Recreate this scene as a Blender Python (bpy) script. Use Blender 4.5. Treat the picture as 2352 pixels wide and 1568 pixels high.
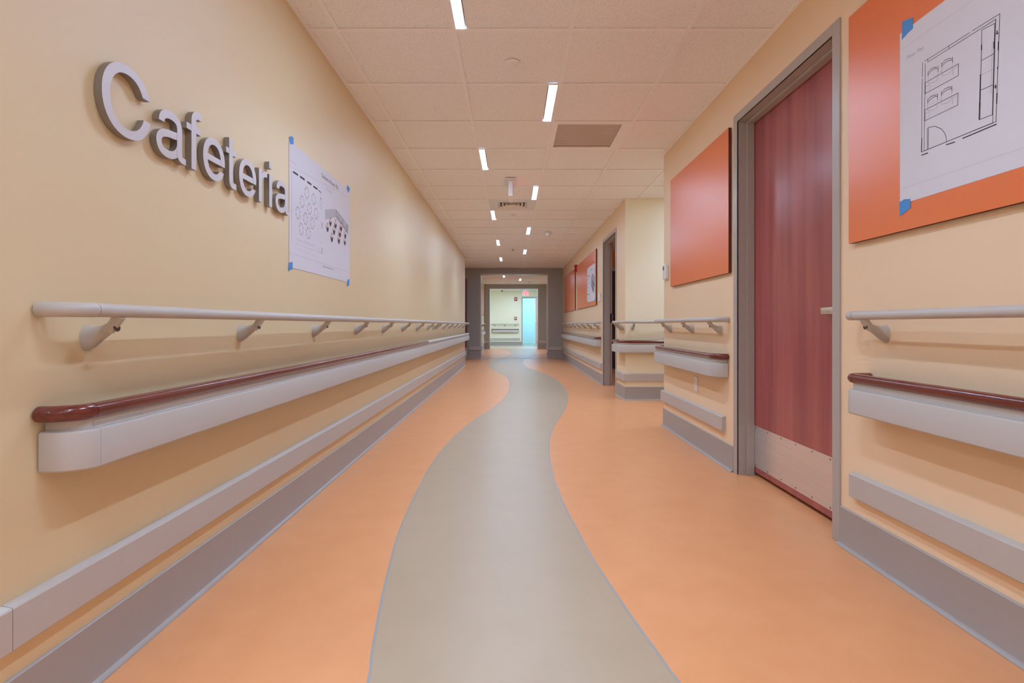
import bpy, bmesh, math, random
from mathutils import Vector, Matrix
random.seed(7)
for _o in list(bpy.data.objects):
    bpy.data.objects.remove(_o)
SC = bpy.context.scene
COL = SC.collection

# ------------------------------------------------------------------ camera, world, exposure
cd = bpy.data.cameras.new('camera')
cam = bpy.data.objects.new('camera', cd)
COL.objects.link(cam)
cam.location = (0, 0, 0.91)
cam.rotation_euler = (math.pi / 2, 0, 0)
cd.sensor_width = 36.0
cd.lens = 1190.0 / 2352 * 36
cd.shift_x = -1.0 / 2352
cd.shift_y = -38.0 / 2352
cd.clip_start = 0.02
SC.camera = cam
w = bpy.data.worlds.new('world')
w.use_nodes = True
w.node_tree.nodes['Background'].inputs[0].default_value = (0.6, 0.75, 1, 1)
w.node_tree.nodes['Background'].inputs[1].default_value = 0.3
SC.world = w
SC.view_settings.view_transform = 'Standard'
SC.view_settings.look = 'None'
SC.view_settings.gamma = 1
SC.view_settings.use_curve_mapping = False
SC.view_settings.exposure = 0.0
SC.cycles.max_bounces = 14
SC.cycles.diffuse_bounces = 10
SC.cycles.glossy_bounces = 5
SC.cycles.sample_clamp_indirect = 6
SC.cycles.sample_clamp_direct = 8
LAMP = 67.0; LAMP_W = 4.8; LAMP_COL = (0.715, 0.97, 1.34)            # strip light diffusers
VEST = 8.0            # added panel standing in for daylight behind the far exit door

# plan of the corridor: camera at x=0, y=0 looking along +y
XL, XR, ZC = -1.07, 1.372, 2.445
Y_LS, Y_LE = 1.075, 11.68           # left wall starts / ends
Y_C0, Y_C1 = 4.69, 6.30             # side passage on the right
Y_P, T_P = 14.05, 0.35              # first portal
Y_Q = 19.60                         # second portal
Y_E = 23.30                         # end wall

# ------------------------------------------------------------------ materials
MATS = {}
def mat(name, col, rough=0.5, metal=0.0, spec=0.5, var=None, bump=None, emit=None, coat=0.0, ior=1.5):
    m = bpy.data.materials.new(name)
    m.use_nodes = True
    nt = m.node_tree
    b = nt.nodes['Principled BSDF']
    b.inputs['Base Color'].default_value = (*col, 1)
    b.inputs['Roughness'].default_value = rough
    b.inputs['Metallic'].default_value = metal
    b.inputs['Specular IOR Level'].default_value = spec
    b.inputs['IOR'].default_value = ior
    if coat:
        b.inputs['Coat Weight'].default_value = coat
        b.inputs['Coat Roughness'].default_value = 0.12
    if emit:
        b.inputs['Emission Color'].default_value = (*emit[0], 1)
        b.inputs['Emission Strength'].default_value = emit[1]
    g = nt.nodes.new('ShaderNodeNewGeometry')
    if var:       # (second colour, (sx,sy,sz), detail, low, high)
        c2, sc, det, lo, hi = var
        mp = nt.nodes.new('ShaderNodeMapping')
        mp.inputs['Scale'].default_value = sc
        n = nt.nodes.new('ShaderNodeTexNoise')
        n.inputs['Scale'].default_value = 1.0
        n.inputs['Detail'].default_value = det
        r = nt.nodes.new('ShaderNodeMapRange')
        r.inputs['From Min'].default_value = lo
        r.inputs['From Max'].default_value = hi
        x = nt.nodes.new('ShaderNodeMix')
        x.data_type = 'RGBA'
        x.inputs[6].default_value = (*col, 1)
        x.inputs[7].default_value = (*c2, 1)
        nt.links.new(g.outputs['Position'], mp.inputs['Vector'])
        nt.links.new(mp.outputs[0], n.inputs['Vector'])
        nt.links.new(n.outputs[0], r.inputs['Value'])
        nt.links.new(r.outputs[0], x.inputs[0])
        nt.links.new(x.outputs[2], b.inputs['Base Color'])
    if bump:      # (scale, strength, distance)
        n2 = nt.nodes.new('ShaderNodeTexNoise')
        n2.inputs['Scale'].default_value = bump[0]
        n2.inputs['Detail'].default_value = 2
        bp = nt.nodes.new('ShaderNodeBump')
        bp.inputs['Strength'].default_value = bump[1]
        bp.inputs['Distance'].default_value = bump[2]
        nt.links.new(g.outputs['Position'], n2.inputs['Vector'])
        nt.links.new(n2.outputs[0], bp.inputs['Height'])
        nt.links.new(bp.outputs[0], b.inputs['Normal'])
    MATS[name] = m
    return m

M_WL = mat('cream_yellow_paint', (0.745, 0.61, 0.375), 0.45, spec=0.6, ior=1.7, bump=(220, 0.08, 0.001))
M_WR = mat('peach_paint', (0.84, 0.64, 0.42), 0.45, spec=0.55, ior=1.6, bump=(220, 0.08, 0.001))
M_WY = mat('pale_yellow_paint', (0.87, 0.825, 0.635), 0.5, bump=(220, 0.08, 0.001))
M_PORT = mat('dark_taupe_paint', (0.365, 0.37, 0.355), 0.40)
M_FLO = mat('orange_sheet_floor', (0.77, 0.355, 0.155), 0.33, var=((0.735, 0.33, 0.14), (7.0, 7.0, 1.0), 8.0, 0.35, 0.65))
M_FLC = mat('cream_sheet_floor', (0.455, 0.352, 0.236), 0.36, var=((0.437, 0.337, 0.224), (6.0, 6.0, 1.0), 8.0, 0.35, 0.65))
M_FLG = mat('grey_weld_strip', (0.33, 0.33, 0.32), 0.45)
M_TILE = mat('mineral_fibre_tile', (0.94, 0.95, 0.96), 0.9, spec=0.2, var=((0.55, 0.50, 0.45), (300, 300, 300), 1.0, 0.60, 0.72))
M_TEE = mat('white_ceiling_tee', (0.94, 0.94, 0.95), 0.4)
M_GYP = mat('white_gypsum', (0.82, 0.82, 0.80), 0.7)
M_GREY = mat('warm_grey_vinyl', (0.50, 0.462, 0.425), 0.42, bump=(420, 0.10, 0.0006))
M_RAIL = mat('grey_rail_vinyl', (0.50, 0.472, 0.44), 0.36, bump=(420, 0.10, 0.0006))
M_BASE = mat('grey_cove_base', (0.36, 0.325, 0.30), 0.40)
M_FRAME = mat('grey_frame_enamel', (0.42, 0.385, 0.35), 0.34)
M_WOODR = mat('mahogany_rail', (0.165, 0.026, 0.017), 0.20, var=((0.12, 0.019, 0.013), (90, 4, 160), 3.0, 0.42, 0.62), coat=0.4)
M_DOOR = mat('mahogany_veneer', (0.42, 0.110, 0.100), 0.25, ior=1.6, var=((0.29, 0.066, 0.070), (11, 11, 0.55), 9.0, 0.36, 0.64))
M_DOOR2 = mat('burgundy_door', (0.16, 0.012, 0.025), 0.4)
M_FILM = mat('filmed_retainer', (0.55, 0.55, 0.56), 0.3)
M_PANEL = mat('orange_laminate', (0.78, 0.15, 0.008), 0.31, spec=0.9, ior=1.8)
M_EDGE = mat('dark_laminate_edge', (0.10, 0.018, 0.012), 0.6)
M_PAPER = mat('white_paper', (0.68, 0.69, 0.76), 0.6)
M_INK = mat('black_ink', (0.03, 0.03, 0.04), 0.7)
M_INKG = mat('grey_ink', (0.36, 0.36, 0.41), 0.7)
M_INKL = mat('pale_grey_ink', (0.50, 0.50, 0.56), 0.7)
M_TAN = mat('tan_ink', (0.72, 0.52, 0.40), 0.7)
M_NAVY = mat('navy_ink', (0.045, 0.05, 0.085), 0.7)
M_TAPE = mat('blue_masking_tape', (0.06, 0.28, 0.68), 0.6)
M_ALU = mat('brushed_aluminium', (0.66, 0.66, 0.71), 0.34, metal=0.45)
M_ALUS = mat('darkened_letter_side', (0.30, 0.28, 0.265), 0.35, metal=0.5)  # letter sides darkened: the metal's dark reflections put into the colour
M_STEEL = mat('brushed_steel', (0.78, 0.77, 0.78), 0.30, metal=0.75, var=((0.72, 0.71, 0.72), (3, 3, 420), 2.0, 0.4, 0.6))
M_CHROME = mat('satin_chrome', (0.78, 0.76, 0.72), 0.25, metal=1.0)
M_SCREW = mat('dark_screw', (0.12, 0.10, 0.09), 0.4, metal=0.8)
M_WHITE = mat('white_plastic', (0.80, 0.80, 0.80), 0.4)
M_DARKP = mat('dark_plastic', (0.03, 0.03, 0.035), 0.4)
M_RED = mat('red_plastic', (0.42, 0.012, 0.018), 0.35)
M_GRILLE = mat('tan_grille', (0.90, 0.84, 0.80), 0.6)
M_VENT = mat('white_vent_metal', (0.78, 0.78, 0.80), 0.45)
M_VDARK = mat('vent_throat', (0.06, 0.055, 0.05), 0.8)
M_LAMP = mat('lamp_diffuser', (0.9, 0.9, 0.9), 0.5, emit=(LAMP_COL, LAMP))
M_LAMPC = mat('daylight_stand_in', (0.9, 0.9, 0.9), 0.5, emit=((0.24, 0.70, 1.15), VEST))
M_EXR = mat('exit_red_glow', (0.8, 0.05, 0.08), 0.5, emit=((1.0, 0.06, 0.08), 1.1))
M_LED = mat('red_indicator', (0.8, 0.05, 0.03), 0.5, emit=((1.0, 0.08, 0.03), 2.0))
M_LENS = mat('clear_strobe_lens', (0.85, 0.85, 0.85), 0.15)
M_SCREEN = mat('dark_display', (0.10, 0.11, 0.12), 0.2)
M_DOORP = mat('pale_exit_door', (0.62, 0.52, 0.52), 0.35)
M_RO = mat('deep_orange_paint', (0.80, 0.33, 0.10), 0.5)

# ------------------------------------------------------------------ mesh helpers
class MB:
    def __init__(self):
        self.bm = bmesh.new()
        self.mi = 0
    def _f(self, vs):
        try:
            f = self.bm.faces.new(vs)
            f.material_index = self.mi
            return f
        except ValueError:
            return None
    def box(self, x0, y0, z0, x1, y1, z1, bev=0.0, seg=2):
        x0, x1 = sorted((x0, x1)); y0, y1 = sorted((y0, y1)); z0, z1 = sorted((z0, z1))
        b = bmesh.new()
        v = [b.verts.new(p) for p in ((x0, y0, z0), (x1, y0, z0), (x1, y1, z0), (x0, y1, z0), (x0, y0, z1), (x1, y0, z1), (x1, y1, z1), (x0, y1, z1))]
        for q in ((3, 2, 1, 0), (4, 5, 6, 7), (0, 1, 5, 4), (1, 2, 6, 5), (2, 3, 7, 6), (3, 0, 4, 7)):
            b.faces.new([v[i] for i in q])
        if bev:
            bmesh.ops.bevel(b, geom=b.edges[:], offset=bev, segments=seg, affect='EDGES', profile=0.5)
        self.merge(b)
        return self
    def merge(self, b, M=None):
        vm = {}
        for v in b.verts:
            vm[v] = self.bm.verts.new(M @ v.co if M else v.co)
        for f in b.faces:
            self._f([vm[v] for v in f.verts])
        b.free()
    def poly(self, pts):
        self._f([self.bm.verts.new(p) for p in pts])
        return self
    def rings(self, rings, cap=True, closed=True):
        R = [[self.bm.verts.new(p) for p in r] for r in rings]
        n = len(R[0])
        for a, b in zip(R, R[1:]):
            for i in range(n if closed else n - 1):
                j = (i + 1) % n
                self._f([a[i], a[j], b[j], b[i]])
        if cap:
            self._f(R[0][::-1]); self._f(R[-1])
        return self
    def tube(self, path, r, seg=14, cap=True):
        P = [Vector(p) for p in path]
        rs = r if isinstance(r, (list, tuple)) else [r] * len(P)
        up = Vector((0, 0, 1))
        rings = []
        for i, p in enumerate(P):
            t = (P[min(i + 1, len(P) - 1)] - P[max(i - 1, 0)]).normalized()
            u = up if abs(t.z) < 0.9 else Vector((0, 1, 0))
            s = t.cross(u).normalized()
            q = s.cross(t).normalized()
            rings.append([p + (s * math.cos(2 * math.pi * k / seg) + q * math.sin(2 * math.pi * k / seg)) * rs[i] for k in range(seg)])
        return self.rings(rings, cap)
    def sweep(self, path, prof, cap=True):
        """prof: closed list of (d, z), d measured to the left of the plan path."""
        P = [Vector((p[0], p[1])) for p in path]
        rings = []
        for i, p in enumerate(P):
            a = (P[i] - P[i - 1]).normalized() if i else None
            b = (P[i + 1] - P[i]).normalized() if i < len(P) - 1 else None
            a = a or b; b = b or a
            na, nb = Vector((-a.y, a.x)), Vector((-b.y, b.x))
            n = (na + nb).normalized()
            n = n / max(n.dot(na), 0.3)
            rings.append([(p.x + n.x * d, p.y + n.y * d, z) for d, z in prof])
        return self.rings(rings, cap)
    def prism(self, pts, to3, d0, d1):
        """flat outline pts (u,v) pushed from depth d0 to d1, to3(u,v,d)->xyz"""
        n = len(pts)
        a = [self.bm.verts.new(to3(u, v, d0)) for u, v in pts]
        b = [self.bm.verts.new(to3(u, v, d1)) for u, v in pts]
        for i in range(n):
            j = (i + 1) % n
            self._f([a[i], a[j], b[j], b[i]])
        self._f(a[::-1]); self._f(b)
        return self
    def lathe(self, prof, c, seg=24):
        """prof of (r, z) round a vertical axis at c"""
        rings = [[(c[0] + r * math.cos(2 * math.pi * k / seg), c[1] + r * math.sin(2 * math.pi * k / seg), c[2] + z) for k in range(seg)] for r, z in prof]
        return self.rings(rings)

def smooth_by_angle(me, deg=35):
    b = bmesh.new(); b.from_mesh(me)
    bmesh.ops.recalc_face_normals(b, faces=b.faces[:])
    for f in b.faces: f.smooth = True
    for e in b.edges:
        if len(e.link_faces) != 2 or e.calc_face_angle(0) > math.radians(deg): e.smooth = False
    b.to_mesh(me); b.free()

def obj(name, mb, m, parent=None, smooth=True, recenter=True, keep=False):
    me = bpy.data.meshes.new(name)
    bm = mb.bm if isinstance(mb, MB) else mb
    bm.to_mesh(me); bm.free()
    if smooth and not keep: smooth_by_angle(me)
    for x in (m if isinstance(m, (list, tuple)) else [m]): me.materials.append(x)
    o = bpy.data.objects.new(name, me)
    COL.objects.link(o)
    if recenter and len(me.vertices):
        lo = [min(v.co[i] for v in me.vertices) for i in range(3)]
        hi = [max(v.co[i] for v in me.vertices) for i in range(3)]
        c = Vector(((lo[0] + hi[0]) / 2, (lo[1] + hi[1]) / 2, lo[2]))
        me.transform(Matrix.Translation(-c)); o.location = c
    if parent: attach(o, parent)
    return o
def world_loc(p):
    t = Vector((0, 0, 0))
    while p: t += p.location; p = p.parent
    return t
def attach(o, parent):
    o.location = o.location - world_loc(parent)
    o.parent = parent
def tag(o, label=None, cat=None, group=None, kind=None):
    if label: o['label'] = label
    if cat: o['category'] = cat
    if group: o['group'] = group
    if kind: o['kind'] = kind
    return o
def thing(name, label, cat, loc=(0, 0, 0), group=None):
    o = bpy.data.objects.new(name, None)
    COL.objects.link(o)
    o.location = loc
    o.empty_display_size = 0.05
    return tag(o, label, cat, group)
def struct(name, mb, m, parent=None, smooth=True):
    o = obj(name, mb, m, parent, smooth)
    if not parent: o['kind'] = 'structure'
    return o
def sroot(name, loc=(0, 0, 0)):
    o = bpy.data.objects.new(name, None); COL.objects.link(o); o.location = loc; o['kind'] = 'structure'
    return o
def copy_tree(o, shift, label=None, parent=None):
    c = o.copy(); COL.objects.link(c)
    if parent: c.parent = parent
    else: c.location = o.location + Vector(shift)
    if label: c['label'] = label
    for ch in o.children: copy_tree(ch, shift, None, c)
    return c
def fillet(pts, radii, n=8):
    out = [Vector(pts[0])]
    for i in range(1, len(pts) - 1):
        p, a, b = Vector(pts[i]), Vector(pts[i - 1]), Vector(pts[i + 1])
        r = radii[i - 1]
        ra, rb = r if isinstance(r, tuple) else (r, r)
        s, e = p + (a - p).normalized() * ra, p + (b - p).normalized() * rb
        for k in range(n + 1):
            t = math.pi / 2 * k / n
            out.append(p + (s - p) * (1 - math.sin(t)) + (e - p) * (1 - math.cos(t)))
    out.append(Vector(pts[-1]))
    return [tuple(v) for v in out]
def text_mesh(s, size, to3, u, v, width=None, depth=0.0):
    c = bpy.data.curves.new('t', 'FONT'); c.body = s; c.size = size; c.resolution_u = 4
    o = bpy.data.objects.new('t', c); COL.objects.link(o)
    bpy.context.view_layer.update()
    me = o.evaluated_get(bpy.context.evaluated_depsgraph_get()).to_mesh()
    b = bmesh.new(); b.from_mesh(me)
    xs = [q.co.x for q in b.verts]
    k = (width / (max(xs) - min(xs))) if width else 1.0
    for q in b.verts: q.co = Vector(to3(u + (q.co.x - min(xs)) * k, v + q.co.y, depth))
    bpy.data.objects.remove(o)
    return b

# ------------------------------------------------------------------ floor
fl = MB()
fl.box(-3.0, -3.2, -0.08, 3.3, Y_Q + 0.02, 0.0)
floor = struct('floor', fl, M_FLO, smooth=False)
obj('cream_floor_sheet', MB().box(-2.2, Y_Q + 0.02, -0.08, 2.6, 25.9, 0.0), M_FLC, floor)
obj('transition_strip', MB().box(-0.88, Y_P - 0.03, -0.001, 0.98, Y_P + 0.02, 0.003), M_FLG, floor)
obj('transition_strip', MB().box(-0.88, Y_Q - 0.01, -0.001, 0.98, Y_Q + 0.045, 0.003), M_FLG, floor)
PATH_L = [(-0.363, 1.318), (-0.387, 1.444), (-0.405, 1.559), (-0.431, 1.726), (-0.463, 1.977), (-0.494, 2.268), (-0.508, 2.549), (-0.515, 2.695), (-0.519, 2.887), (-0.525, 3.144), (-0.524, 3.399), (-0.512, 3.711), (-0.49, 4.013), (-0.454, 4.353), (-0.405, 4.677), (-0.353, 5.007), (-0.268, 5.389), (-0.186, 5.803), (-0.111, 6.322), (-0.055, 6.985), (-0.031, 7.645), (-0.031, 7.778), (-0.047, 8.352), (-0.099, 9.017), (-0.181, 9.523), (-0.278, 9.941), (-0.376, 10.451), (-0.468, 11.075), (-0.527, 11.78), (-0.536, 12.426), (-0.488, 13.233), (-0.434, 13.77), (-0.37, 14.152), (-0.249, 14.495), (-0.114, 15.439), (-0.034, 16.705), (-0.152, 18.361), (-0.367, 19.337), (-0.556, 19.903)]
PATH_R = [(0.42, 1.318), (0.402, 1.421), (0.37, 1.601), (0.343, 1.778), (0.31, 2.01), (0.281, 2.328), (0.265, 2.495), (0.256, 2.645), (0.249, 2.816), (0.242, 3.01), (0.242, 3.234), (0.248, 3.493), (0.26, 3.748), (0.283, 4.042), (0.325, 4.387), (0.38, 4.715), (0.446, 5.03), (0.534, 5.441), (0.63, 6.019), (0.704, 6.656), (0.745, 7.347), (0.748, 8.081), (0.721, 8.709), (0.654, 9.305), (0.567, 9.797), (0.453, 10.397), (0.346, 10.84), (0.273, 11.449), (0.242, 12.203), (0.244, 12.58), (0.275, 13.233), (0.333, 13.959), (0.502, 14.495), (0.663, 15.557), (0.73, 16.705), (0.745, 18.036), (0.661, 19.597)]
def curve_at(pts, z):
    """monotone cubic through (x, z) points"""
    n = len(pts)
    for i in range(n - 1):
        if pts[i][1] <= z <= pts[i + 1][1]: break
    def sl(i):
        a, b = max(i - 1, 0), min(i + 1, n - 1)
        return (pts[b][0] - pts[a][0]) / (pts[b][1] - pts[a][1])
    h = pts[i + 1][1] - pts[i][1]; t = (z - pts[i][1]) / h
    a, b, ma, mb_ = pts[i][0], pts[i + 1][0], sl(i) * h, sl(i + 1) * h
    return (2*t**3 - 3*t*t + 1)*a + (t**3 - 2*t*t + t)*ma + (-2*t**3 + 3*t*t)*b + (t**3 - t*t)*mb_
PL = [(-0.10, -3.0), (-0.22, -1.0), (-0.325, 0.6)] + PATH_L
PR = [(1.15, -3.0), (0.98, -1.0), (0.66, 0.6)] + PATH_R
zend = min(PL[-1][1], PR[-1][1], Y_Q - 0.02)
zs = [-2.99 + k * (zend + 2.99) / 420 for k in range(421)]
pm, bl, br = MB(), MB(), MB()
def strip(mb, f0, f1, z):
    mb.rings([[(f0(y), y, z), (f1(y), y, z), (f1(y), y, z - 0.003), (f0(y), y, z - 0.003)] for y in zs])
L_, R_ = (lambda y: curve_at(PL, y)), (lambda y: curve_at(PR, y))
strip(pm, L_, R_, 0.0010)
strip(bl, lambda y: L_(y) - 0.008, L_, 0.0014)
strip(br, R_, lambda y: R_(y) + 0.008, 0.0014)
obj('cream_floor_path', pm, M_FLC, floor, smooth=False)
obj('path_weld_line', bl, M_FLG, floor, smooth=False)
obj('path_weld_line', br, M_FLG, floor, smooth=False)

# ------------------------------------------------------------------ walls
struct('wall_left', MB().box(XL - 0.2, Y_LS, 0, XL, Y_LE, ZC + 0.1), M_WL, smooth=False)
struct('wall_left_lobby', MB().box(-3.1, -3.2, 0, -3.0, Y_LS + 0.1, ZC + 0.1), M_WL, smooth=False)
struct('wall_lobby_return', MB().box(-3.0, Y_LS, 0, XL - 0.2, Y_LS + 0.1, ZC + 0.1), M_WL, smooth=False)
struct('wall_back', MB().box(-3.1, -3.3, 0, XR + 0.15, -3.2, ZC + 0.1), M_WY, smooth=False)
struct('wall_left_recess', MB().box(-1.42, Y_LE - 0.1, 0, -1.30, Y_P + T_P, ZC + 0.1), M_WL, smooth=False)
DN, DF = 2.212, 3.151                # opening of the near door
EN, EF = 6.875, 7.80                  # opening of the far door
wr = MB()
wr.box(XR, -3.2, 0, XR + 0.15, DN - 0.01, ZC + 0.1)
wr.box(XR, DN - 0.01, 2.155, XR + 0.15, DF + 0.01, ZC + 0.1)
wr.box(XR, DF + 0.01, 0, XR + 0.15, Y_C0, ZC + 0.1)
struct('wall_right', wr, M_WR, smooth=False)
we = MB()
we.box(XR, Y_C1, 0, XR + 0.125, EN - 0.01, ZC + 0.1)
we.box(XR, EN - 0.01, 2.155, XR + 0.125, EF + 0.01, ZC + 0.1)
we.box(XR, EF + 0.01, 0, XR + 0.125, Y_Q + 0.2, ZC + 0.1)
for f in we.bm.faces:
    f.normal_update()
    f.material_index = 1 if f.normal.y < -0.9 and f.calc_center_median().y < Y_C1 + 0.01 else 0
struct('wall_right_far', we, [M_WR, M_WY], smooth=False)
struct('wall_passage', MB().box(XR + 0.125, Y_C1, 0, 3.2, Y_C1 + 0.12, ZC + 0.1), M_WY, smooth=False)
struct('wall_passage_near', MB().box(XR + 0.15, Y_C0 - 0.12, 0, 3.2, Y_C0, ZC + 0.1), M_WR, smooth=False)
struct('wall_passage_end', MB().box(3.2, Y_C0 - 0.12, 0, 3.3, Y_C1 + 0.12, ZC + 0.1), M_WY, smooth=False)
# portals
def portal(n, y, xa, xb, top, xl0, xr0, ends):
    mb = MB()
    mb.box(xl0, y, 0, xa, y + T_P, ZC + 0.1)
    mb.box(xb, y, 0, xr0, y + T_P, ZC + 0.1)
    mb.box(xa, y, top, xb, y + T_P, ZC + 0.1)
    p = struct(n, mb, M_PORT, smooth=False)
    for x, s in ((xa, 1), (xb, -1)):
        g = MB(); g.box(x, y - 0.004, 0.165, x + s * 0.006, y + T_P + 0.002, top); g.box(x - s * 0.022, y - 0.004, 0.165, x, y, top + 0.02)
        obj('corner_guard', g, M_RAIL, p, smooth=False)
    g = MB(); g.box(xa + 0.006, y - 0.004, top - 0.006, xb - 0.006, y + T_P, top); g.box(xa, y - 0.004, top, xb, y, top + 0.02)
    obj('header_guard', g, M_RAIL, p, smooth=False)
    return p
P1A, P1B, P1T = -0.862, 0.956, 2.29
P2A, P2B, P2T = -0.865, 0.968, 2.285
portal('wall_portal', Y_P, P1A, P1B, P1T, -1.42, XR, None)
portal('wall_portal_far', Y_Q, P2A, P2B, P2T, XL, XR, None)
struct('wall_left_far', MB().box(XL - 0.2, Y_P + T_P, 0, XL, Y_Q + 0.2, ZC + 0.1), M_WL, smooth=False)
# end room
EX0, EX1 = 0.46, 1.375
w_e = MB()
w_e.box(-2.2, Y_E, 0, EX0 - 0.005, Y_E + 0.12, ZC + 0.1)
w_e.box(EX1 + 0.005, Y_E, 0, 2.6, Y_E + 0.12, ZC + 0.1)
w_e.box(EX0 - 0.005, Y_E, 2.125, EX1 + 0.005, Y_E + 0.12, ZC + 0.1)
struct('wall_end', w_e, M_WY, smooth=False)
struct('wall_end_left', MB().box(-2.3, Y_Q + T_P - 0.2, 0, -2.2, Y_E + 0.1, ZC + 0.1), M_WY, smooth=False)
struct('wall_end_right', MB().box(2.6, Y_Q + T_P - 0.2, 0, 2.7, 25.9, ZC + 0.1), M_WY, smooth=False)
struct('wall_end_front', MB().box(-2.2, Y_Q + 0.2, 0, XL, Y_Q + T_P, ZC + 0.1).box(XR, Y_Q + 0.2, 0, 2.6, Y_Q + T_P, ZC + 0.1), M_WY, smooth=False)
struct('wall_vestibule_left', MB().box(-0.35, Y_E + 0.12, 0, -0.25, 25.8, ZC + 0.1), M_GYP, smooth=False)
struct('wall_vestibule_back', MB().box(-0.35, 25.8, 0, 2.7, 25.9, ZC + 0.1), M_GYP, smooth=False)
# room behind the half open far door
struct('wall_room_back', MB().box(XR + 0.15, 10.7, 0, 4.0, 10.8, ZC + 0.1), M_RO, smooth=False)
struct('wall_room_side', MB().box(4.0, Y_C1 + 0.12, 0, 4.1, 10.8, ZC + 0.1), M_RO, smooth=False)
fr = struct('floor_room', MB().box(XR + 0.15, Y_C1 + 0.12, -0.08, 4.0, 10.7, -0.001), M_FLO, smooth=False)

# ------------------------------------------------------------------ ceiling
cb = MB()
cb.box(-3.1, -3.3, ZC + 0.05, 3.3, Y_E + 0.12, ZC + 0.12)
cb.box(-0.35, Y_E + 0.12, ZC, 2.7, 25.9, ZC + 0.12)
cb.box(XR + 0.15, Y_C1 + 0.12, ZC + 0.05, 4.1, 10.8, ZC + 0.12)
cb.box(-2.2, Y_Q + T_P, ZC, 2.6, Y_E, ZC + 0.05)
cb.box(XR + 0.15, Y_C1 + 0.12, ZC, 4.0, 10.7, ZC + 0.05)
cb.box(-3.0, -3.2, ZC, XL, Y_LS, ZC + 0.05)
cb.box(XL, -3.2, ZC + 0.002, XR, 0.20, ZC + 0.05)
ceiling = struct('ceiling', cb, M_GYP, smooth=False)
G0, PITCH = 2.70, 0.6096
GX = [-1.5240 + 0.6096 * k - 0.0048 * 0 + 0.0 for k in range(0)]
def gx(k): return -0.3048 + PITCH * k
# (side, first grid row) of the strip lights; each one fills one tile length beside the tee
LIGHTS = [('L', -1), ('R', 1), ('L', 3), ('R', 5), ('L', 7), ('R', 9), ('L', 11), ('R', 13), ('L', 15), ('L', 22), ('R', 24), ('R', -3), ('L', -5), ('R', -7), ('L', -9)]
lit = {(s, k) for s, k in LIGHTS}
special = {(1, 6): 'diffuser', (2, 2): 'return', (1, 21): 'diffuser'}
tile_cache = {}
def tile(x0, x1, y0, y1):
    key = (round(x1 - x0, 3), round(y1 - y0, 3))
    if key not in tile_cache:
        hx, hy = (x1 - x0) / 2, (y1 - y0) / 2
        o = obj('ceiling_tile', MB().box(-hx, -hy, 0, hx, hy, 0.015), M_TILE, None, smooth=False)
        tile_cache[key] = o
    else:
        o = tile_cache[key].copy(); COL.objects.link(o)
    o.parent = None
    o.location = ((x0 + x1) / 2, (y0 + y1) / 2, ZC + 0.006)
    attach(o, ceiling)
TW = 0.012
def tiles(xa, xb, ya, yb):
    kx = [k for k in range(-4, 8) if gx(k + 1) > xa + 0.02 and gx(k) < xb - 0.02]
    ky = [k for k in range(-8, 40) if G0 + PITCH * (k + 1) > ya + 0.02 and G0 + PITCH * k < yb - 0.02]
    for r in ky:
        y0, y1 = max(G0 + PITCH * r, ya), min(G0 + PITCH * (r + 1), yb)
        for k in kx:
            x0, x1 = max(gx(k), xa), min(gx(k + 1), xb)
            if (k + 1 - 0, r) in special and k == special_col((k + 1, r)): continue
            if k == 0 and ('L', r) in lit: x0 += 0.066
            if k == 0 and ('R', r) in lit: x1 -= 0.076
            tile(x0, x1, y0, y1)
        if G0 + PITCH * r > ya + 0.01:
            obj('cross_tee', MB().box(xa, G0 + PITCH * r - TW, ZC, xb, G0 + PITCH * r + TW, ZC + 0.004), M_TEE, ceiling, smooth=False)
    for k in kx:
        if gx(k) > xa + 0.02:
            obj('main_tee', MB().box(gx(k) - TW, ya, ZC - 0.0006, gx(k) + TW, yb, ZC + 0.004), M_TEE, ceiling, smooth=False)
def special_col(key): return key[0] - 1
tiles(XL, XR, 0.20, Y_P)
tiles(XR, 3.2, Y_C0, Y_C1)
tiles(XL, XR, Y_P + T_P, Y_Q)
tiles(-1.30, XL, Y_LE, Y_P)
for x, y0, y1, s in ((XL, Y_LS, Y_LE, 1), (XR, 0.2, Y_C0, -1), (XR, Y_C1, Y_P, -1), (XL, Y_P + T_P, Y_Q, 1), (XR, Y_P + T_P, Y_Q, -1)):
    obj('wall_angle', MB().box(x, y0, ZC - 0.002, x + s * 0.022, y1, ZC + 0.004), M_TEE, ceiling, smooth=False)

# ------------------------------------------------------------------ strip lights
def strip_light(x, y0, label, group='linear ceiling lights'):
    t = thing('linear_ceiling_light', label, 'ceiling light', (x, y0 + PITCH / 2, ZC), group)
    h = MB()
    y1 = y0 + PITCH
    for a, b in ((-0.030, -0.027), (0.027, 0.030)): h.box(x + a, y0 + 0.012, ZC - 0.001, x + b, y1 - 0.012, ZC + 0.045)
    h.box(x - 0.030, y0 + 0.012, ZC + 0.035, x + 0.030, y1 - 0.012, ZC + 0.045)
    obj('housing', h, M_TEE, t, smooth=False)
    obj('diffuser', MB().box(x - 0.027, y0 + 0.0125, ZC - 0.0005, x + 0.027, y1 - 0.0125, ZC + 0.006), M_LAMP, t, smooth=False)
    lamp = bpy.data.objects.new('lamp', STRIP); COL.objects.link(lamp)
    lamp.location = (x, y0 + PITCH / 2, ZC - 0.0015)
    attach(lamp, t)
    return t
STRIP = bpy.data.lights.new('strip_lamp', 'AREA')
STRIP.shape = 'RECTANGLE'; STRIP.size = 0.052; STRIP.size_y = 0.583
STRIP.energy = LAMP_W; STRIP.color = LAMP_COL; STRIP.spread = math.radians(115)
LX, RX = -0.272, 0.262
first = None
ORD = ['first', 'second', 'third', 'fourth', 'fifth', 'sixth', 'seventh']
cnt = {'L': 0, 'R': 0}
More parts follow.
